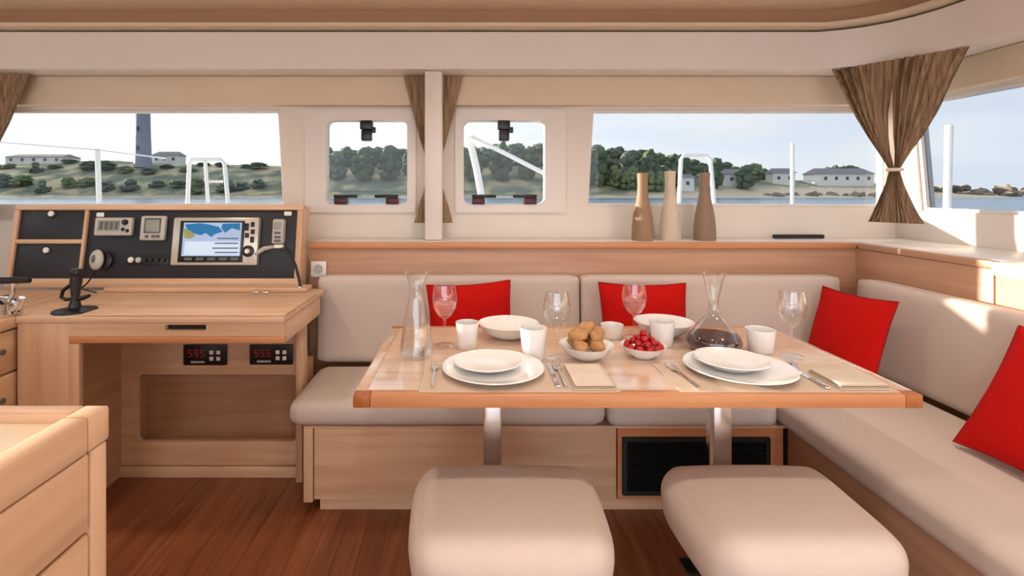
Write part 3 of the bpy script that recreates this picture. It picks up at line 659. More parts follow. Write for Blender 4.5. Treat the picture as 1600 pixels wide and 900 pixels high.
# black stand on the desk
sx, sy = X(117, 1.86), 1.86
st = thing('clamp_stand', 'black adjustable stand with side lever on the chart table', 'stand', (sx, sy, DZ))
build('base', MB().lathe([(0.0, 0.0), (0.07, 0.0), (0.068, 0.006), (0.03, 0.014), (0.0, 0.016)], 28, (sx, sy, DZ+0.0005)), 'blk', st)
build('stem', MB().tube([(sx, sy, DZ+0.012), (sx+0.002, sy, DZ+0.05), (sx+0.004, sy, DZ+0.11), (sx+0.008, sy, DZ+0.142)], [0.022, 0.013, 0.020, 0.016], 12), 'blk', st)
build('head', MB().box(sx-0.010, sx+0.024, sy-0.018, sy+0.018, DZ+0.125, DZ+0.155, 0.008), 'blk', st)
build('loop', MB().tube([(sx-0.006, sy, DZ+0.105), (sx-0.040, sy-0.004, DZ+0.075), (sx-0.046, sy-0.004, DZ+0.052), (sx-0.034, sy, DZ+0.042), (sx-0.006, sy, DZ+0.046)], 0.0065, 8), 'blk', st)
build('lever', MB().tube([(sx+0.008, sy, DZ+0.046), (sx+0.035, sy-0.01, DZ+0.050), (sx+0.064, sy-0.014, DZ+0.060)], [0.008, 0.009, 0.006], 8), 'blk', st)

# ------------------------------------------------------------------ galley cabinets at the left
def knob(x, y, z, parent):
    k_ = build('knob', MB().lathe([(0.0, 0), (0.005, 0), (0.005, 0.010), (0.010, 0.014), (0.010, 0.02), (0, 0.021)], 14, mat=Matrix.Translation((x, y, z)) @ Matrix.Rotation(PI/2, 4, 'Y')), 'lcd_dark', parent)
gx = -1.586
gc = thing('galley_cabinet', 'light oak galley cabinet with small knobs left of the chart table', 'cabinet', (-2.05, 1.3, 0))
build('body', MB().box(-2.50, gx-0.018, 0.80, 1.86, 0.05, 0.722), 'oak_y', gc)
build('worktop', MB().box(-2.50, gx+0.007, 0.79, 2.26, 0.7225, DZ-0.0005, 0.004), 'oak_y', gc)
build('kick_board', MB().box(-2.46, gx-0.05, 0.82, 1.84, 0.0, 0.0495), 'oak_y', gc)
for y0, y1 in ((1.40, 1.855), (0.85, 1.395)):
    for z0, z1 in ((0.575, 0.715), (0.395, 0.568), (0.06, 0.388)):
        d_ = build('drawer', MB().box(gx-0.0175, gx, y0, y1, z0, z1, 0.002), 'oak_y', gc)
        knob(gx, y0+(y1-y0)*0.70, (z0+z1)/2+0.01, d_)
# chrome kettle
kx, ky = -1.665, 1.79
kt = thing('kettle', 'chrome kettle with long black handle on the galley worktop', 'kettle', (kx, ky, DZ))
build('body', MB().lathe([(0.0, 0.0), (0.072, 0.0), (0.076, 0.010), (0.066, 0.045), (0.040, 0.066), (0.0, 0.07)], 28, (kx, ky, DZ)), 'steel', kt)
build('spout', MB().tube([(kx+0.05, ky, DZ+0.02), (kx+0.085, ky, DZ+0.035), (kx+0.098, ky, DZ+0.065)], [0.018, 0.014, 0.010], 10), 'steel', kt)
build('upright', MB().tube([(kx+0.045, ky, DZ+0.045), (kx+0.066, ky, DZ+0.075), (kx+0.068, ky, DZ+0.115)], [0.008, 0.007, 0.009], 8), 'chrome', kt)
build('upright', MB().tube([(kx-0.045, ky, DZ+0.045), (kx-0.066, ky, DZ+0.075), (kx-0.068, ky, DZ+0.115)], [0.008, 0.007, 0.009], 8), 'chrome', kt)
build('handle', MB().tube([(kx-0.10, ky, DZ+0.122), (kx-0.02, ky, DZ+0.124), (kx+0.07, ky, DZ+0.124), (kx+0.125, ky, DZ+0.124)], [0.010, 0.012, 0.012, 0.009], 10), 'blk', kt)
build('lid_knob', MB().lathe([(0.0, 0.07), (0.008, 0.07), (0.012, 0.084), (0.0, 0.088)], 14, (kx, ky, DZ)), 'blk', kt)
# foreground island
ix, iy, iz = -0.504, 0.716, 0.90
il = thing('galley_island', 'light oak galley island with raised edge and drawers in the left foreground', 'cabinet', (-1.0, 0.1, 0))
build('corner_post', MB().box(ix-0.045, ix-0.002, iy-0.030, iy-0.002, 0.0, 0.852, 0.004), 'oak_z', il)
build('body', MB().box(-1.48, ix-0.022, -0.60, iy-0.031, 0.0, 0.848), 'oak_y', il)
build('back_panel', MB().box(-1.48, ix-0.046, iy-0.030, iy-0.006, 0.0, 0.848), 'oak', il)
for z0, z1 in ((0.748, 0.850), (0.43, 0.742), (0.08, 0.424)):
    build('drawer', MB().box(ix-0.0215, ix-0.004, -0.56, iy-0.034, z0, z1, 0.003), 'oak_y', il)
build('side_edge', MB().box(ix-0.034, ix, -0.60, iy-0.040, 0.853, iz, 0.004), 'oak_y', il)
build('corner_block', MB().box(ix-0.034, ix, iy-0.0395, iy, 0.853, iz, 0.004), 'oak_z', il)
build('back_edge', MB().box(-1.48, ix-0.0345, iy-0.030, iy, 0.853, iz, 0.004), 'oak', il)
build('worktop', MB().box(-1.48, ix-0.0345, -0.60, iy-0.0305, 0.8485, 0.888, 0.001), 'worktop', il)

# ------------------------------------------------------------------ curtains
def curtain_sheet(rows, folds, amp, nrm, n=60, m=26):
    """rows: list of (left, right) world points top to bottom; pleats pushed along nrm, pinched to one gather"""
    vs = []; fs = []; R_ = len(rows)
    for j in range(m+1):
        t = j/m*(R_-1); k = min(int(t), R_-2); f = t-k; f = f*f*(3-2*f)*0.5+f*0.5
        a = rows[k][0].lerp(rows[k+1][0], f); b = rows[k][1].lerp(rows[k+1][1], f); wd = (b-a).length
        for i in range(n+1):
            s = i/n; p = a.lerp(b, s); ph = s*folds*2*PI
            d = amp*(0.6+0.4*math.sin(s*5+1))*min(1.0, 0.35+wd*3.0)
            p = p+nrm*(math.sin(ph)*d+0.25*d*math.sin(2.3*ph+t))
            vs.append(p)
    for j in range(m):
        for i in range(n): q = j*(n+1)+i; fs.append((q, q+1, q+n+2, q+n+1))
    mb = MB(); o = [tuple(v) for v in vs]; back = [tuple(v+nrm*0.002) for v in vs]; c = len(o)
    mb.add(o+back, fs+[tuple(i+c for i in reversed(f)) for f in fs])
    # close the rim
    rim = [i for i in range(n+1)]+[j*(n+1)+n for j in range(1, m+1)]+[m*(n+1)+i for i in range(n-1, -1, -1)]+[j*(n+1) for j in range(m-1, 0, -1)]
    mb.f += [(rim[k], rim[(k+1) % len(rim)], rim[(k+1) % len(rim)]+c, rim[k]+c) for k in range(len(rim))]
    return mb
def corner_curtain(mirror, label):
    mx = (lambda p: Vector((2*MIR-p.x, p.y, p.z))) if mirror else (lambda p: p)
    A = Vector((1.745, 2.470, 0)); B = Vector((2.005, 2.055, 0))
    if mirror: mx = lambda p: p; A = Vector((X(48, 2.54)-0.52, 2.54, 0)); B = Vector((X(48, 2.54), 2.54, 0))
    ax = (B-A); nrm = Vector((ax.y, -ax.x, 0)).normalized()
    tie = (A+B)/2+Vector((0.0, 0.0, 0))
    zt, zm, zb = 1.778, 1.29, 1.055
    # (z, left edge, centre, right edge) as shares of the top width
    prof = [(1.778, 0.0, 0.50, 1.0), (1.66, 0.10, 0.485, 0.90), (1.54, 0.20, 0.47, 0.81), (1.44, 0.30, 0.472, 0.71), (1.37, 0.38, 0.485, 0.62), (1.29, 0.465, 0.50, 0.535), (1.22, 0.43, 0.50, 0.57), (1.13, 0.36, 0.50, 0.64), (1.055, 0.30, 0.50, 0.71)]
    c0 = mx(tie+Vector((0, 0, zb)))
    r = thing('curtain', label, 'curtain', c0, 'brown curtains tied in the middle')
    nn = mx(Vector((nrm.x, nrm.y, 0)))-mx(Vector((0, 0, 0)))
    lft = [(mx(A+ax*a+Vector((0, 0, z))), mx(A+ax*(c-(0.018 if 1.36 < z < 1.56 else 0.0))+Vector((0, 0, z)))) for z, a, c, b in prof]
    rgt = [(mx(A+ax*(c+(0.018 if 1.36 < z < 1.56 else 0.0))+Vector((0, 0, z))), mx(A+ax*b+Vector((0, 0, z)))) for z, a, c, b in prof]
    build('panel', curtain_sheet(lft, 7, 0.014, nn, 84), 'curtain', r, sharp=80)
    build('panel', curtain_sheet(rgt, 7, 0.014, nn, 84), 'curtain', r, sharp=80)
    t0 = mx(tie+Vector((0, 0, zm))); dr = (mx(B)-mx(A)).normalized(); pts = [t0+dr*0.026*math.cos(k*PI/8)+nn.normalized()*0.020*math.sin(k*PI/8) for k in range(16)]
    build('tieback', MB().tube(pts, 0.008, 8, True), 'tie', r)
corner_curtain(False, 'brown pleated curtain tied in the middle at the right front corner')
corner_curtain(True, 'brown pleated curtain at the left edge above the galley')
def pillar_curtain(side, label):
    y = 2.632
    prof = [(113, 46), (160, 36), (200, 26), (235, 16), (265, 9), (295, 15), (325, 24), (348, 30)]
    rows = []
    for py, wd in prof:
        z = Z(py, 2.6); xc = X(677.5, 2.6); a, b = (xc-wd*2.6/F, xc-0.002) if side < 0 else (xc+0.002, xc+wd*2.6/F)
        z = min(z, 1.777); rows.append((Vector((a, y-0.035, z)), Vector((b, y-0.035, z))))
    # hangs behind the pillar, in front of the hatch surround
    rows = [(Vector((a.x, 2.588, a.z)), Vector((b.x, 2.588, b.z))) for a, b in rows]
    r = thing('pillar_curtain', label, 'curtain', (X(677.5, 2.6)+side*0.04, 2.588, rows[-1][0].z), 'narrow brown curtains behind the pillar')
    build('panel', curtain_sheet(rows, 4, 0.0035, Vector((0, -1, 0)), 36), 'curtain', r, sharp=80)
pillar_curtain(-1, 'narrow brown curtain left of the cream pillar'); pillar_curtain(1, 'narrow brown curtain right of the cream pillar')

# ------------------------------------------------------------------ vases on the shelf
def vase(px, h, mat, label, rb=0.052):
    x = X(px, 2.5)
    prof = [(0.0, 0.0), (rb*0.94, 0.0), (rb, 0.01), (rb*0.97, 0.06), (rb*0.86, 0.12), (rb*0.66, 0.175), (rb*0.50, 0.22), (rb*0.46, 0.27), (rb*0.50, h-0.004), (rb*0.48, h), (rb*0.40, h), (rb*0.36, h-0.05), (rb*0.36, 0.22), (0.0, 0.2)]
    one('vase', MB().lathe(prof, 32, (x, 2.5, ZS+0.0005)), mat, label, 'vase', (x, 2.5, ZS), 'bottle vases on the window shelf', sharp=50)
vase(1004, 0.327, 'vase_brown', 'brown bottle shaped vase, leftmost of three below the long window')
vase(1047, 0.337, 'vase_pale', 'pale stone bottle shaped vase between two brown vases')
vase(1101, 0.330, 'vase_grey', 'grey brown bottle shaped vase, rightmost of three below the long window')

# ------------------------------------------------------------------ the laid table
MATZ = TZ+0.0022
one('placemat', MB().box(-0.128, 0.372, 1.262, 1.475, TZ+0.0004, MATZ, 0.0006, 1), 'mat', 'beige woven placemat under the left plate setting', 'placemat', (0.12, 1.37, TZ), 'placemats')
one('placemat', MB().box(0.520, 1.060, 1.262, 1.472, TZ+0.0004, MATZ, 0.0006, 1), 'mat', 'beige woven placemat under the right plate setting', 'placemat', (0.79, 1.37, TZ), 'placemats')
def plate_prof(r, h): return [(0.0, 0.0), (r*0.60, 0.0), (r*0.66, 0.003), (r*0.96, h), (r, h+0.0015), (r*0.985, h+0.004), (r*0.70, 0.008), (r*0.60, 0.0055), (0.0, 0.005)]
def bowl_prof(r, h): return [(0.0, 0.0), (r*0.45, 0.0), (r*0.50, 0.004), (r*0.80, h*0.45), (r*0.97, h*0.96), (r, h), (r*0.965, h), (r*0.76, h*0.5), (r*0.44, 0.009), (0.0, 0.008)]
def dish(name, prof, x, y, z, label, cat, group=None, seg=40, mat='white'):
    return one(name, MB().lathe(prof, seg, (x, y, z)), mat, label, cat, (x, y, z), group, sharp=55)
dish('dinner_plate', plate_prof(0.140, 0.014), 0.062, 1.405, MATZ+0.0003, 'large white dinner plate at the left front setting', 'plate', 'white dinner plates')
dish('soup_plate', plate_prof(0.094, 0.016), 0.047, 1.425, MATZ+0.0065, 'small white plate on top of the left dinner plate', 'plate', 'small white plates')
dish('dinner_plate', plate_prof(0.143, 0.014), 0.737, 1.407, MATZ+0.0003, 'large white dinner plate at the right front setting', 'plate', 'white dinner plates')
dish('soup_plate', plate_prof(0.098, 0.020), 0.727, 1.430, MATZ+0.0065, 'small white plate on top of the right dinner plate', 'plate', 'small white plates')
dish('soup_bowl', bowl_prof(0.104, 0.048), 0.130, 1.745, TZ+0.0005, 'white bowl behind the left plates near the red pillow', 'bowl', 'white bowls at the back')
dish('soup_bowl', bowl_prof(0.100, 0.048), 0.668, 1.770, TZ+0.0005, 'white bowl at the back beside the decanter', 'bowl', 'white bowls at the back')
def cup_prof(r, h): return [(0.0, 0.0), (r*0.76, 0.0), (r*0.80, 0.003), (r, h), (r*0.93, h), (r*0.74, 0.006), (0.0, 0.006)]
dish('cup', cup_prof(0.037, 0.082), -0.010, 1.622, TZ+0.0005, 'white cup between the carafe and the left back bowl', 'cup', 'white cups', 28)
dish('cup', cup_prof(0.040, 0.092), 0.187, 1.522, TZ+0.0005, 'white cup standing behind the left dinner plate', 'cup', 'white cups', 28)
dish('cup', cup_prof(0.040, 0.078), 0.618, 1.650, TZ+0.0005, 'white cup in front of the right back bowl', 'cup', 'white cups', 28)
dish('cup', cup_prof(0.043, 0.070), 0.898, 1.585, TZ+0.0005, 'white cup between the decanter and the right wine glass', 'cup', 'white cups', 28)
dish('ramekin', cup_prof(0.038, 0.045), 0.480, 1.735, TZ+0.0005, 'small white ramekin behind the bread bowl', 'bowl', None, 28)
def wine_glass(px, by, label, fill=None, h=0.196):
    d = 400/(by-CY); x = X(px, d); r = thing('wine_glass', label, 'glass', (x, d, TZ+0.0005), 'stemmed wine glasses')
    R_ = 0.040
    outer = [(R_*0.82, h), (R_*0.97, h-0.030), (R_, h-0.050), (R_*0.90, h-0.075), (R_*0.55, h-0.098), (0.006, h-0.110)]
    inner = [(a*0.95, b) for a, b in outer[:-1]]+[(0.0, h-0.104)]
    build('bowl', MB().lathe(list(reversed(outer))+inner, 28), 'glass', r, local=True, sharp=60)
    build('stem', MB().lathe([(0.006, h-0.1101), (0.0048, h-0.122), (0.0044, 0.03), (0.007, 0.008)], 12), 'glass', r, local=True)
    build('foot', MB().lathe([(0.0, 0.0), (0.034, 0.0), (0.034, 0.002), (0.010, 0.0055), (0.0, 0.0065)], 28), 'glass', r, local=True)
    if fill:
        build('drink', MB().lathe([(0.0, h-0.103), (R_*0.50, h-0.0975), (R_*0.84, h-0.077), (R_*0.91, h-0.058), (0.0, h-0.058)], 24), fill, r, local=True)
wine_glass(695, 540, 'wine glass with rose drink beside the carafe', 'rose')
wine_glass(870, 560, 'empty wine glass left of the bread bowl', None, 0.198)
wine_glass(991, 527, 'wine glass with rose drink in front of the second red pillow', 'rose', 0.184)
wine_glass(1237, 557, 'empty wine glass at the right end of the table', None, 0.198)
# carafe
x, y = X(651, 1.545), 1.545
r = thing('carafe', 'tall clear glass water carafe at the left end of the table', 'carafe', (x, y, TZ+0.0005))
po = [(0.0, 0.0), (0.050, 0.0), (0.053, 0.006), (0.050, 0.03), (0.040, 0.10), (0.027, 0.165), (0.0225, 0.195), (0.026, 0.225), (0.036, 0.252)]
build('vessel', MB().lathe(po+[(0.034, 0.252), (0.024, 0.225), (0.0205, 0.195), (0.025, 0.165), (0.038, 0.10), (0.048, 0.03), (0.048, 0.010), (0.0, 0.010)], 32), 'glass', r, local=True, sharp=60)
build('water', MB().lathe([(0.0, 0.0105), (0.0475, 0.0105), (0.0475, 0.03), (0.039, 0.09), (0.0, 0.09)], 28), 'glass', r, local=True, sharp=60)
# decanter
x, y = X(1115, 1.62), 1.62
r = thing('wine_decanter', 'wide based glass decanter holding red wine', 'decanter', (x, y, TZ+0.0005))
po = [(0.0, 0.0), (0.066, 0.0), (0.080, 0.010), (0.084, 0.026), (0.074, 0.046), (0.048, 0.074), (0.022, 0.104), (0.014, 0.128), (0.016, 0.155), (0.024, 0.195), (0.034, 0.238)]
pi = [(0.0325, 0.238), (0.0225, 0.195), (0.0145, 0.155), (0.0125, 0.128), (0.0205, 0.104), (0.0465, 0.074), (0.072, 0.046), (0.082, 0.026), (0.078, 0.011), (0.064, 0.003), (0.0, 0.003)]
build('vessel', MB().lathe(po+pi, 36), 'glass', r, local=True, sharp=60)
build('wine', MB().lathe([(0.0, 0.0035), (0.0635, 0.0035), (0.0775, 0.0115), (0.0815, 0.026), (0.0745, 0.041), (0.0, 0.041)], 32), 'wine', r, local=True, sharp=60)
# bread bowl and berries
bx_, by = 0.345, 1.525
dish('bread_bowl', bowl_prof(0.080, 0.042), bx_, by, TZ+0.0005, 'white bowl filled with bread rolls in the table middle', 'bowl')
rolls = []
for k_, (a, nm) in enumerate(((0.8, 'back right'), (2.37, 'back left'), (3.94, 'front left'), (5.51, 'front right'))):
    rolls.append((0.036*math.cos(a), 0.036*math.sin(a), 0.045, 0.0235, 'golden bread roll low in the white bowl, %s' % nm))
for a, nm in ((1.57, 'back'), (3.66, 'left'), (5.76, 'right')):
    rolls.append((0.034*math.cos(a), 0.030*math.sin(a), 0.074, 0.0235, 'golden bread roll in the upper layer of the bowl, at the %s' % nm))
rolls.append((0.0, -0.004, 0.092, 0.020, 'golden bread roll on the very top of the heap'))
random.seed(3)
for i, (a, b, c, rd, lb) in enumerate(rolls):
    mb = MB().ball((0, 0, 0), rd*1.06, 3, 0.4, (1.15, 0.9, 0.78), 1.1)
    o = one('bread_roll', mb, 'bread', lb, 'bread', (0, 0, 0), 'bread rolls in the bowl', sharp=70)
    o.location = (bx_+a, by+b, TZ+c); o.rotation_euler = (random.uniform(-.3, .3), random.uniform(-.3, .3), random.uniform(0, 3))
cx_, cy_ = 0.518, 1.535
dish('berry_bowl', bowl_prof(0.066, 0.036), cx_, cy_, TZ+0.0005, 'white bowl of red berries right of the bread', 'bowl')
bm_ = None; spots = []
for ring, rad, z in ((11, 0.048, 0.030), (7, 0.030, 0.042), (3, 0.0125, 0.052), (1, 0.0, 0.069), (5, 0.018, 0.022)):
    for k in range(ring):
        a = 2*PI*k/ring+rad*40; spots.append((rad*math.cos(a), rad*math.sin(a), z+random.uniform(-.002, .002)))
b0 = MB().ball((0, 0, 0), 0.0105, 2, 0.08, (1, 1, 1.08))
for i, (a, b, z) in enumerate(spots):
    if i == 0: o = one('berry', b0, 'berry', 'small red berry piled in the white bowl', 'berry', (0, 0, 0), 'red berries in the bowl', sharp=70); src = o
    else: o = src.copy(); col.objects.link(o)
    o.location = (cx_+a, cy_+b, TZ+z+0.004); o.rotation_euler = (random.random()*3, random.random()*3, 0)
# napkins
def napkin(x0, x1, y0, y1, label):
    r = thing('napkin', label, 'napkin', ((x0+x1)/2, (y0+y1)/2, MATZ), 'folded linen napkins')
    for i in range(3):
        z = MATZ+0.0004+i*0.0045; s = i*0.002
        mb = MB().cushion(x0+s, x1-s*0.5, y0+s*0.7, y1-s, z, z+0.0042, 0.0018, 0.0008, 8)
        build('fold', mb, 'linen' if i != 1 else 'linenedge', r, sharp=60)
napkin(0.258, 0.362, 1.270, 1.432, 'folded linen napkin right of the left plate, before the bread bowl')
napkin(0.918, 1.045, 1.272, 1.395, 'folded linen napkin at the right end of the table')
# cutlery
def knife(x, y, a, label, ln=0.185):
    r = thing('knife', label, 'knife', (x, y, MATZ+0.0004), 'table knives', (0, 0, a))
    build('blade', MB().prism([(-0.006, 0.0), (0.006, 0.0), (0.0075, ln*0.3), (0.004, ln*0.52), (-0.005, ln*0.5)], 0.001, 0.0028), 'steel', r, local=True)
    build('handle', MB().box(-0.006, 0.006, -ln*0.45, 0.0, 0.0, 0.006, 0.002), 'chrome', r, local=True)
def fork(x, y, a, label, ln=0.18):
    r = thing('fork', label, 'fork', (x, y, MATZ+0.0004), 'table forks', (0, 0, a))
    build('handle', MB().tube([(0, -ln*0.5, 0.003), (0, -ln*0.2, 0.004), (0, ln*0.16, 0.007)], [0.0055, 0.004, 0.003], 8), 'steel', r, local=True)
    hd = build('head', MB().prism([(-0.004, ln*0.155), (0.004, ln*0.155), (0.010, ln*0.22), (0.011, ln*0.30), (-0.011, ln*0.30), (-0.010, ln*0.22)], 0.0055, 0.0075), 'steel', r, local=True)
    for k in range(4):
        q = -0.0093+k*0.0062; build('tine', MB().box(q-0.0014, q+0.0014, ln*0.301, ln*0.5, 0.0055, 0.0075), 'steel', hd, local=True)
fork(-0.098, 1.375, 0.02, 'steel fork left of the left dinner plate')
knife(0.222, 1.37, 0.0, 'steel knife beside the left dinner plate'); fork(0.241, 1.372, 0.0, 'steel fork between the left plate and the napkin', 0.175)
fork(0.566, 1.365, 0.06, 'steel fork left of the right dinner plate')
knife(0.893, 1.345, 0.0, 'steel knife beside the right dinner plate', 0.15); fork(0.909, 1.44, -0.3, 'steel fork at the right end of the table behind the napkin', 0.10)

# ------------------------------------------------------------------ foredeck and rails outside
DK = 0.85
dm = MB().box(-4.9, 3.9, YF+0.08, 8.0, DK-0.1, DK).box(XR+0.08, 3.9, -3, YF+0.079, DK-0.1, DK).box(-4.9, XL-0.08, -3, YF+0.079, DK-0.1, DK)
one('foredeck', dm, 'deck', 'white deck of the boat outside the windows', 'deck', (0, 4, DK-0.1), None, 'structure')
one('cockpit_deck', MB().box(-4.2, 3.9, -7.0, YB-0.08, -0.1, 0.0), 'deck', 'white cockpit deck behind the open doorway', 'deck', (0, -5, -0.1), None, 'structure')
def rail(name, pts, rad, label, cat='rail', mat='whiteplastic'):
    p0 = Vector(pts[0]); return one(name, MB().tube(pts, rad, 10), mat, label, cat, tuple(p0))
d = 6.0
def arch(px0, px1, pt, d, label, mid=True):
    x0, x1, zt = X(px0, d), X(px1, d), Z(pt, d); r = thing('deck_rail', label, 'rail', ((x0+x1)/2, d, DK))
    pts = [(x0-0.03, d, DK), (x0, d, zt-0.05), (x0+0.03, d, zt), (x1-0.05, d, zt), (x1, d, zt-0.05), (x1+0.06, d, DK)]
    build('hoop', MB().tube(pts, 0.024, 10), 'whiteplastic', r)
    if mid:
        xm = x0+(x1-x0)*0.45; build('upright', MB().tube([(xm, d, zt-0.024), (xm+0.05, d, DK)], 0.02, 10), 'whiteplastic', r)
        build('cross_bar', MB().tube([(xm+0.05, d, zt-0.26), (x1-0.02, d, zt-0.26)], 0.014, 8), 'whiteplastic', r)
arch(296, 351, 249, 6.0, 'white hooped deck rail outside the left long window')
arch(1064, 1110, 243, 6.0, 'white hooped deck rail outside behind the vases', False)
def post(px, pt, d, label, rad=0.028, tilt=0.0):
    rail('stanchion', [(X(px, d)+tilt, d, DK), (X(px, d), d, Z(pt, d))], rad, label, 'post')
post(152, 232, 6.0, 'white stanchion post outside the left long window', 0.03, 0.03)
post(1238, 224, 6.0, 'thin white stanchion outside the right long window', 0.022, 0.0)
post(1483, 196, 3.9, 'tall white post outside the right side window', 0.026, -0.02)
rail('lifeline', [at(-120, 214, 6.1), at(0, 222, 6.0), at(154, 234, 5.9), at(260, 248, 5.8)], 0.008, 'thin wire lifeline crossing the left long window', 'wire', 'steel')
rail('jib_pole', [(X(758, 7.0), 7.0, DK), at(745, 265, 7.0), at(733, 214, 7.0)], 0.05, 'white slanting pole outside the right hatch window', 'pole')
rail('bowsprit_line', [at(736, 214, 6.9), at(790, 240, 6.9), at(860, 276, 6.7)], 0.03, 'white rope running down across the right hatch window', 'rope')

# ------------------------------------------------------------------ sea, shore, trees, houses
SEA = -1.2
one('sea', MB().box(-1500, 1500, -1500, 2000, SEA-1, SEA), 'sea', 'blue grey harbour water outside', 'water', (0, 0, SEA-1), None, 'stuff')
RID = [(-500, 10), (-250, 10.5), (-175, 11.0), (-140, 12.0), (-70, 10.5), (-50, 11.5), (0, 12.0), (40, 12.0), (62, 11.0), (87, 7.5), (110, 5.6), (150, 3.6), (165, 1.0), (185, -1.8), (400, -2.5)]
def ridge(x):
    for (a, b), (c, d_) in zip(RID, RID[1:]):
        if a <= x <= c: return b+(d_-b)*(x-a)/(c-a)
    return RID[0][1] if x < RID[0][0] else RID[-1][1]
def land_z(x, y):
    t = max(0, min(1, (y-148)/46)); t = t*t*(3-2*t)*0.6+t*0.4
    n_ = noise.noise(Vector((x*0.04, y*0.05, 0)))*0.9+noise.noise(Vector((x*0.15, y*0.15, 4)))*0.35
    return SEA-0.8+(ridge(x)-SEA+0.8)*t+n_*min(1, t*2)
gx_ = [-500+i*5 for i in range(165)]; gy_ = [145+j*4 for j in range(24)]
vs_ = [(x, y, land_z(x, y) if y < 230 else SEA-1.5) for y in gy_ for x in gx_]; nx = len(gx_)
one('hillside', MB().add(vs_, [(j*nx+i, j*nx+i+1, (j+1)*nx+i+1, (j+1)*nx+i) for j in range(len(gy_)-1) for i in range(nx-1)]), 'land', 'green and sandy hillside across the harbour', 'hill', (0, 190, SEA), None, 'structure', sharp=180)
def tree_meshes(seed, tall, n):
    random.seed(seed); mb = MB()
    for i in range(n):
        a = random.random()*6.28; q = random.random()**0.6; z = random.uniform(0.10, 0.93)*tall
        wd = 0.40*math.sin(min(1, (z/tall+0.10)/1.05)*PI*0.80+0.35)
        mb.ball((q*wd*math.cos(a), q*wd*math.sin(a), z), random.uniform(0.11, 0.19), 2, 0.75, (1.1, 1.1, 0.8), 2.6)
    tr = MB().tube([(0, 0, -0.15), (0.02, 0, 0.2*tall), (0, 0.01, 0.55*tall)], [0.05, 0.035, 0.02], 7)
    return mb, tr
protos = []
for i, (s_, tall, n, m) in enumerate(((1, 1.0, 40, 'leaf'), (2, 1.0, 34, 'leaf2'), (3, 1.0, 44, 'leaf'), (4, 1.0, 34, 'leaf3'))):
    c_, t_ = tree_meshes(s_, tall, n)
    me = []
    for nm, mb, mt in (('crown', c_, m), ('trunk', t_, 'bark')):
        o = build(nm, mb, mt, sharp=180); me.append(o.data); bpy.data.objects.remove(o)
    protos.append(me)
random.seed(11)
def tree(px, top, d, wpx, label, group, v=0):
    x = X(px, d); zg = land_z(x, d)-0.1; h = max(1.5, Z(top, d)-zg); wd = wpx*d/F/0.85
    r = thing('tree', label, 'tree', (x, d, zg), group); r.rotation_euler = (0, 0, random.random()*6); r.scale = (wd, wd, h/1.05)
    for nm, me in zip(('crown', 'trunk'), protos[v]):
        o = bpy.data.objects.new(nm, me); col.objects.link(o); o.parent = r
for i in range(13): tree(488+i*13+random.uniform(-3, 3), 236-8*i/12+random.uniform(-4, 5), 168+(i%3)*16+random.uniform(0, 4), 25+random.random()*8, 'dark leafy tree on the ridge seen through the left hatch window', 'trees behind the left hatch', random.choice((0, 2, 3)))
for i in range(14): tree(700+i*14+random.uniform(-3, 3), 226+random.uniform(-5, 6), 168+(i%3)*16+random.uniform(0, 4), 25+random.random()*9, 'dark leafy tree on the ridge seen through the right hatch window', 'trees behind the right hatch', random.choice((0, 2, 3)))
for i in range(10): tree(905+i*12+random.uniform(-3, 3), 226+i*1.0+random.uniform(-4, 4), 164+(i%3)*15+random.uniform(0, 4), 26+random.random()*8, 'tall dark tree on the hill left of the vases through the long window', 'trees left of the vases', random.choice((0, 2, 3)))
for i in range(9): tree(920+i*14+random.uniform(-3, 3), 262+random.uniform(-6, 6), 160+random.uniform(0, 6), 15+random.random()*6, 'low light green bush on the slope below the hill trees', 'bushes on the slope left of the vases', 1)
for i in range(12): tree(1018+i*16+random.uniform(-4, 4), 240+i*1.9+random.uniform(-5, 5), 164+(i%3)*15+random.uniform(0, 4), 23+random.random()*7, 'green tree on the falling ridge behind the vases', 'trees right of the hill', random.choice((0, 1, 2)))
for i in range(5): tree(1292+i*11+random.uniform(-3, 3), 259+random.uniform(-3, 3), 192, 14+random.random()*5, 'small dark tree behind the long low white house', 'trees behind the low house', 0)
for i in range(16): tree(-40+i*30+random.uniform(-6, 6), 256+random.uniform(-5, 6), 176+random.uniform(0, 14), 17+random.random()*9, 'low scrubby bush on the ridge near the lighthouse', 'bushes near the lighthouse', random.choice((0, 1, 3)))
for i in range(14): tree(-30+i*34+random.uniform(-8, 8), 276+random.uniform(-6, 8), 158+random.uniform(0, 8), 20+random.random()*9, 'low green bush on the slope below the lighthouse', 'bushes below the lighthouse', random.choice((1, 3)))
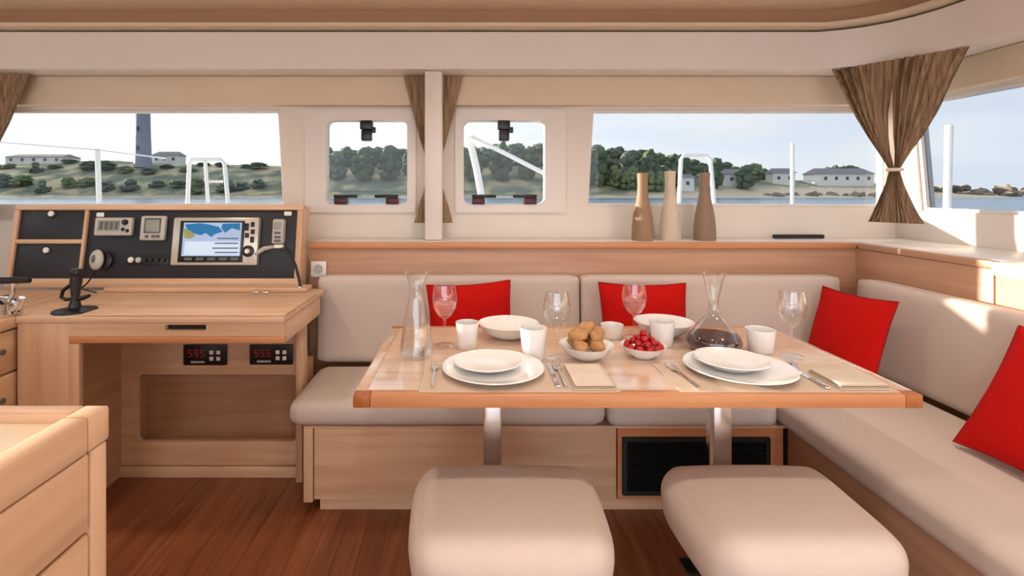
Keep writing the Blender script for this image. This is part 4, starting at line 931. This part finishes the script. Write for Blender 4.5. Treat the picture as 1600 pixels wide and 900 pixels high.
# lighthouse
d = 186.0; x = X(223, d); zg = land_z(x, d)-0.5
lh = thing('lighthouse', 'tall grey stone lighthouse tower on the hill through the left window', 'lighthouse', (x, d, zg))
build('tower', MB().lathe([(3.1, 0), (2.9, 2.5), (2.55, 14), (2.35, 27), (2.9, 28), (2.9, 29)], 10, (x, d, zg)), 'lhouse', lh)
build('gallery', MB().lathe([(3.3, 29.01), (3.3, 29.4), (3.2, 29.4), (3.2, 30.4), (3.1, 30.4), (3.1, 29.4)], 16, (x, d, zg)), 'lhouse', lh)
build('lantern_room', MB().lathe([(1.7, 29.42), (1.7, 32.0), (2.0, 32.1), (0.0, 34.0)], 12, (x, d, zg)), 'windowdark', lh)
for k in (6, 13, 20): build('window', MB().box(x-0.4, x+0.4, d-2.85, d-2.3, zg+k, zg+k+1.6), 'windowdark', lh)
def house(px0, px1, ptop, pbot, d, label, roofh=0.4, nwin=3):
    x0, x1 = X(px0, d), X(px1, d); z0 = min(Z(pbot, d), land_z((x0+x1)/2, d)); z1 = Z(ptop, d); ze = z1-(z1-Z(pbot, d))*roofh; dp = min(9, (x1-x0)*0.6)
    r = thing('house', label, 'house', ((x0+x1)/2, d, z0))
    build('wall', MB().box(x0, x1, d-dp/2, d+dp/2, z0-1, ze), 'housewhite', r)
    o = 0.5; zz = ze+0.01
    build('roof', MB().add([(x0-o, d-dp/2-o, zz), (x1+o, d-dp/2-o, zz), (x1+o, d+dp/2+o, zz), (x0-o, d+dp/2+o, zz), (x0+0.8, d, z1), (x1-0.8, d, z1)], [(3, 2, 1, 0), (0, 1, 5, 4), (2, 3, 4, 5), (1, 2, 5), (3, 0, 4)]), 'rooftile', r)
    for k in range(nwin):
        xc = x0+(x1-x0)*(k+0.5)/nwin; zc = z0+(ze-z0)*0.5; f = build('window', MB().box(xc-0.6, xc+0.6, d-dp/2-0.08, d-dp/2-0.01, zc-0.5, zc+0.8), 'housewhite', r)
        build('pane', MB().box(xc-0.5, xc+0.5, d-dp/2-0.12, d-dp/2-0.081, zc-0.4, zc+0.7), 'windowdark', f)
house(245, 284, 237, 252, 197, 'low keeper house at the foot of the lighthouse', 0.45, 3)
house(25, 112, 241, 256, 194, 'long low pale building on the ridge left of the lighthouse', 0.35, 5)
house(1268, 1350, 263, 284, 182, 'long low white house on the shore right of the vases', 0.45, 5)
house(1202, 1236, 263, 282, 180, 'small white gabled house beside the thin white stanchion', 0.4, 2)
house(1128, 1166, 264, 282, 172, 'small white cottage among the trees behind the right vase', 0.45, 2)
house(1062, 1082, 272, 285, 162, 'tiny white boathouse on the shore between the vases', 0.4, 1)
# breakwater rocks
rk = []
for i in range(3):
    random.seed(40+i); o = build('rock', MB().ball((0, 0, 0), 1.0, 2, 0.5, (1.2, 1.0, 0.85), 1.3), 'rock', sharp=30); rk.append(o.data); bpy.data.objects.remove(o)
random.seed(5)
def rock(x, y, z, s, label, group):
    o = bpy.data.objects.new('rock', random.choice(rk)); col.objects.link(o); o.location = (x, y, z); o.scale = (s, s, s*0.8); o.rotation_euler = (random.random(), random.random(), random.random()*6)
    tag(o, label, 'rock', group)
for i in range(40): rock(156+i*3.1+random.uniform(-1, 1), 196+random.uniform(-2, 2), SEA+2.0+random.uniform(-0.8, 1.2), random.uniform(1.4, 2.1), 'brown boulder in the breakwater seen through the right side window', 'breakwater boulders')
for i in range(36): rock(150+i*3.5+random.uniform(-1, 1), 192+random.uniform(-2, 2), SEA+0.4+random.uniform(-0.4, 0.5), random.uniform(1.3, 2.2), 'brown boulder in the breakwater seen through the right side window', 'breakwater boulders')
for i in range(16): rock(92+i*3.4+random.uniform(-1, 1), 160+random.uniform(-2, 2), SEA+0.5, random.uniform(1.0, 1.9), 'dark boulder along the beach below the white houses', 'beach boulders')
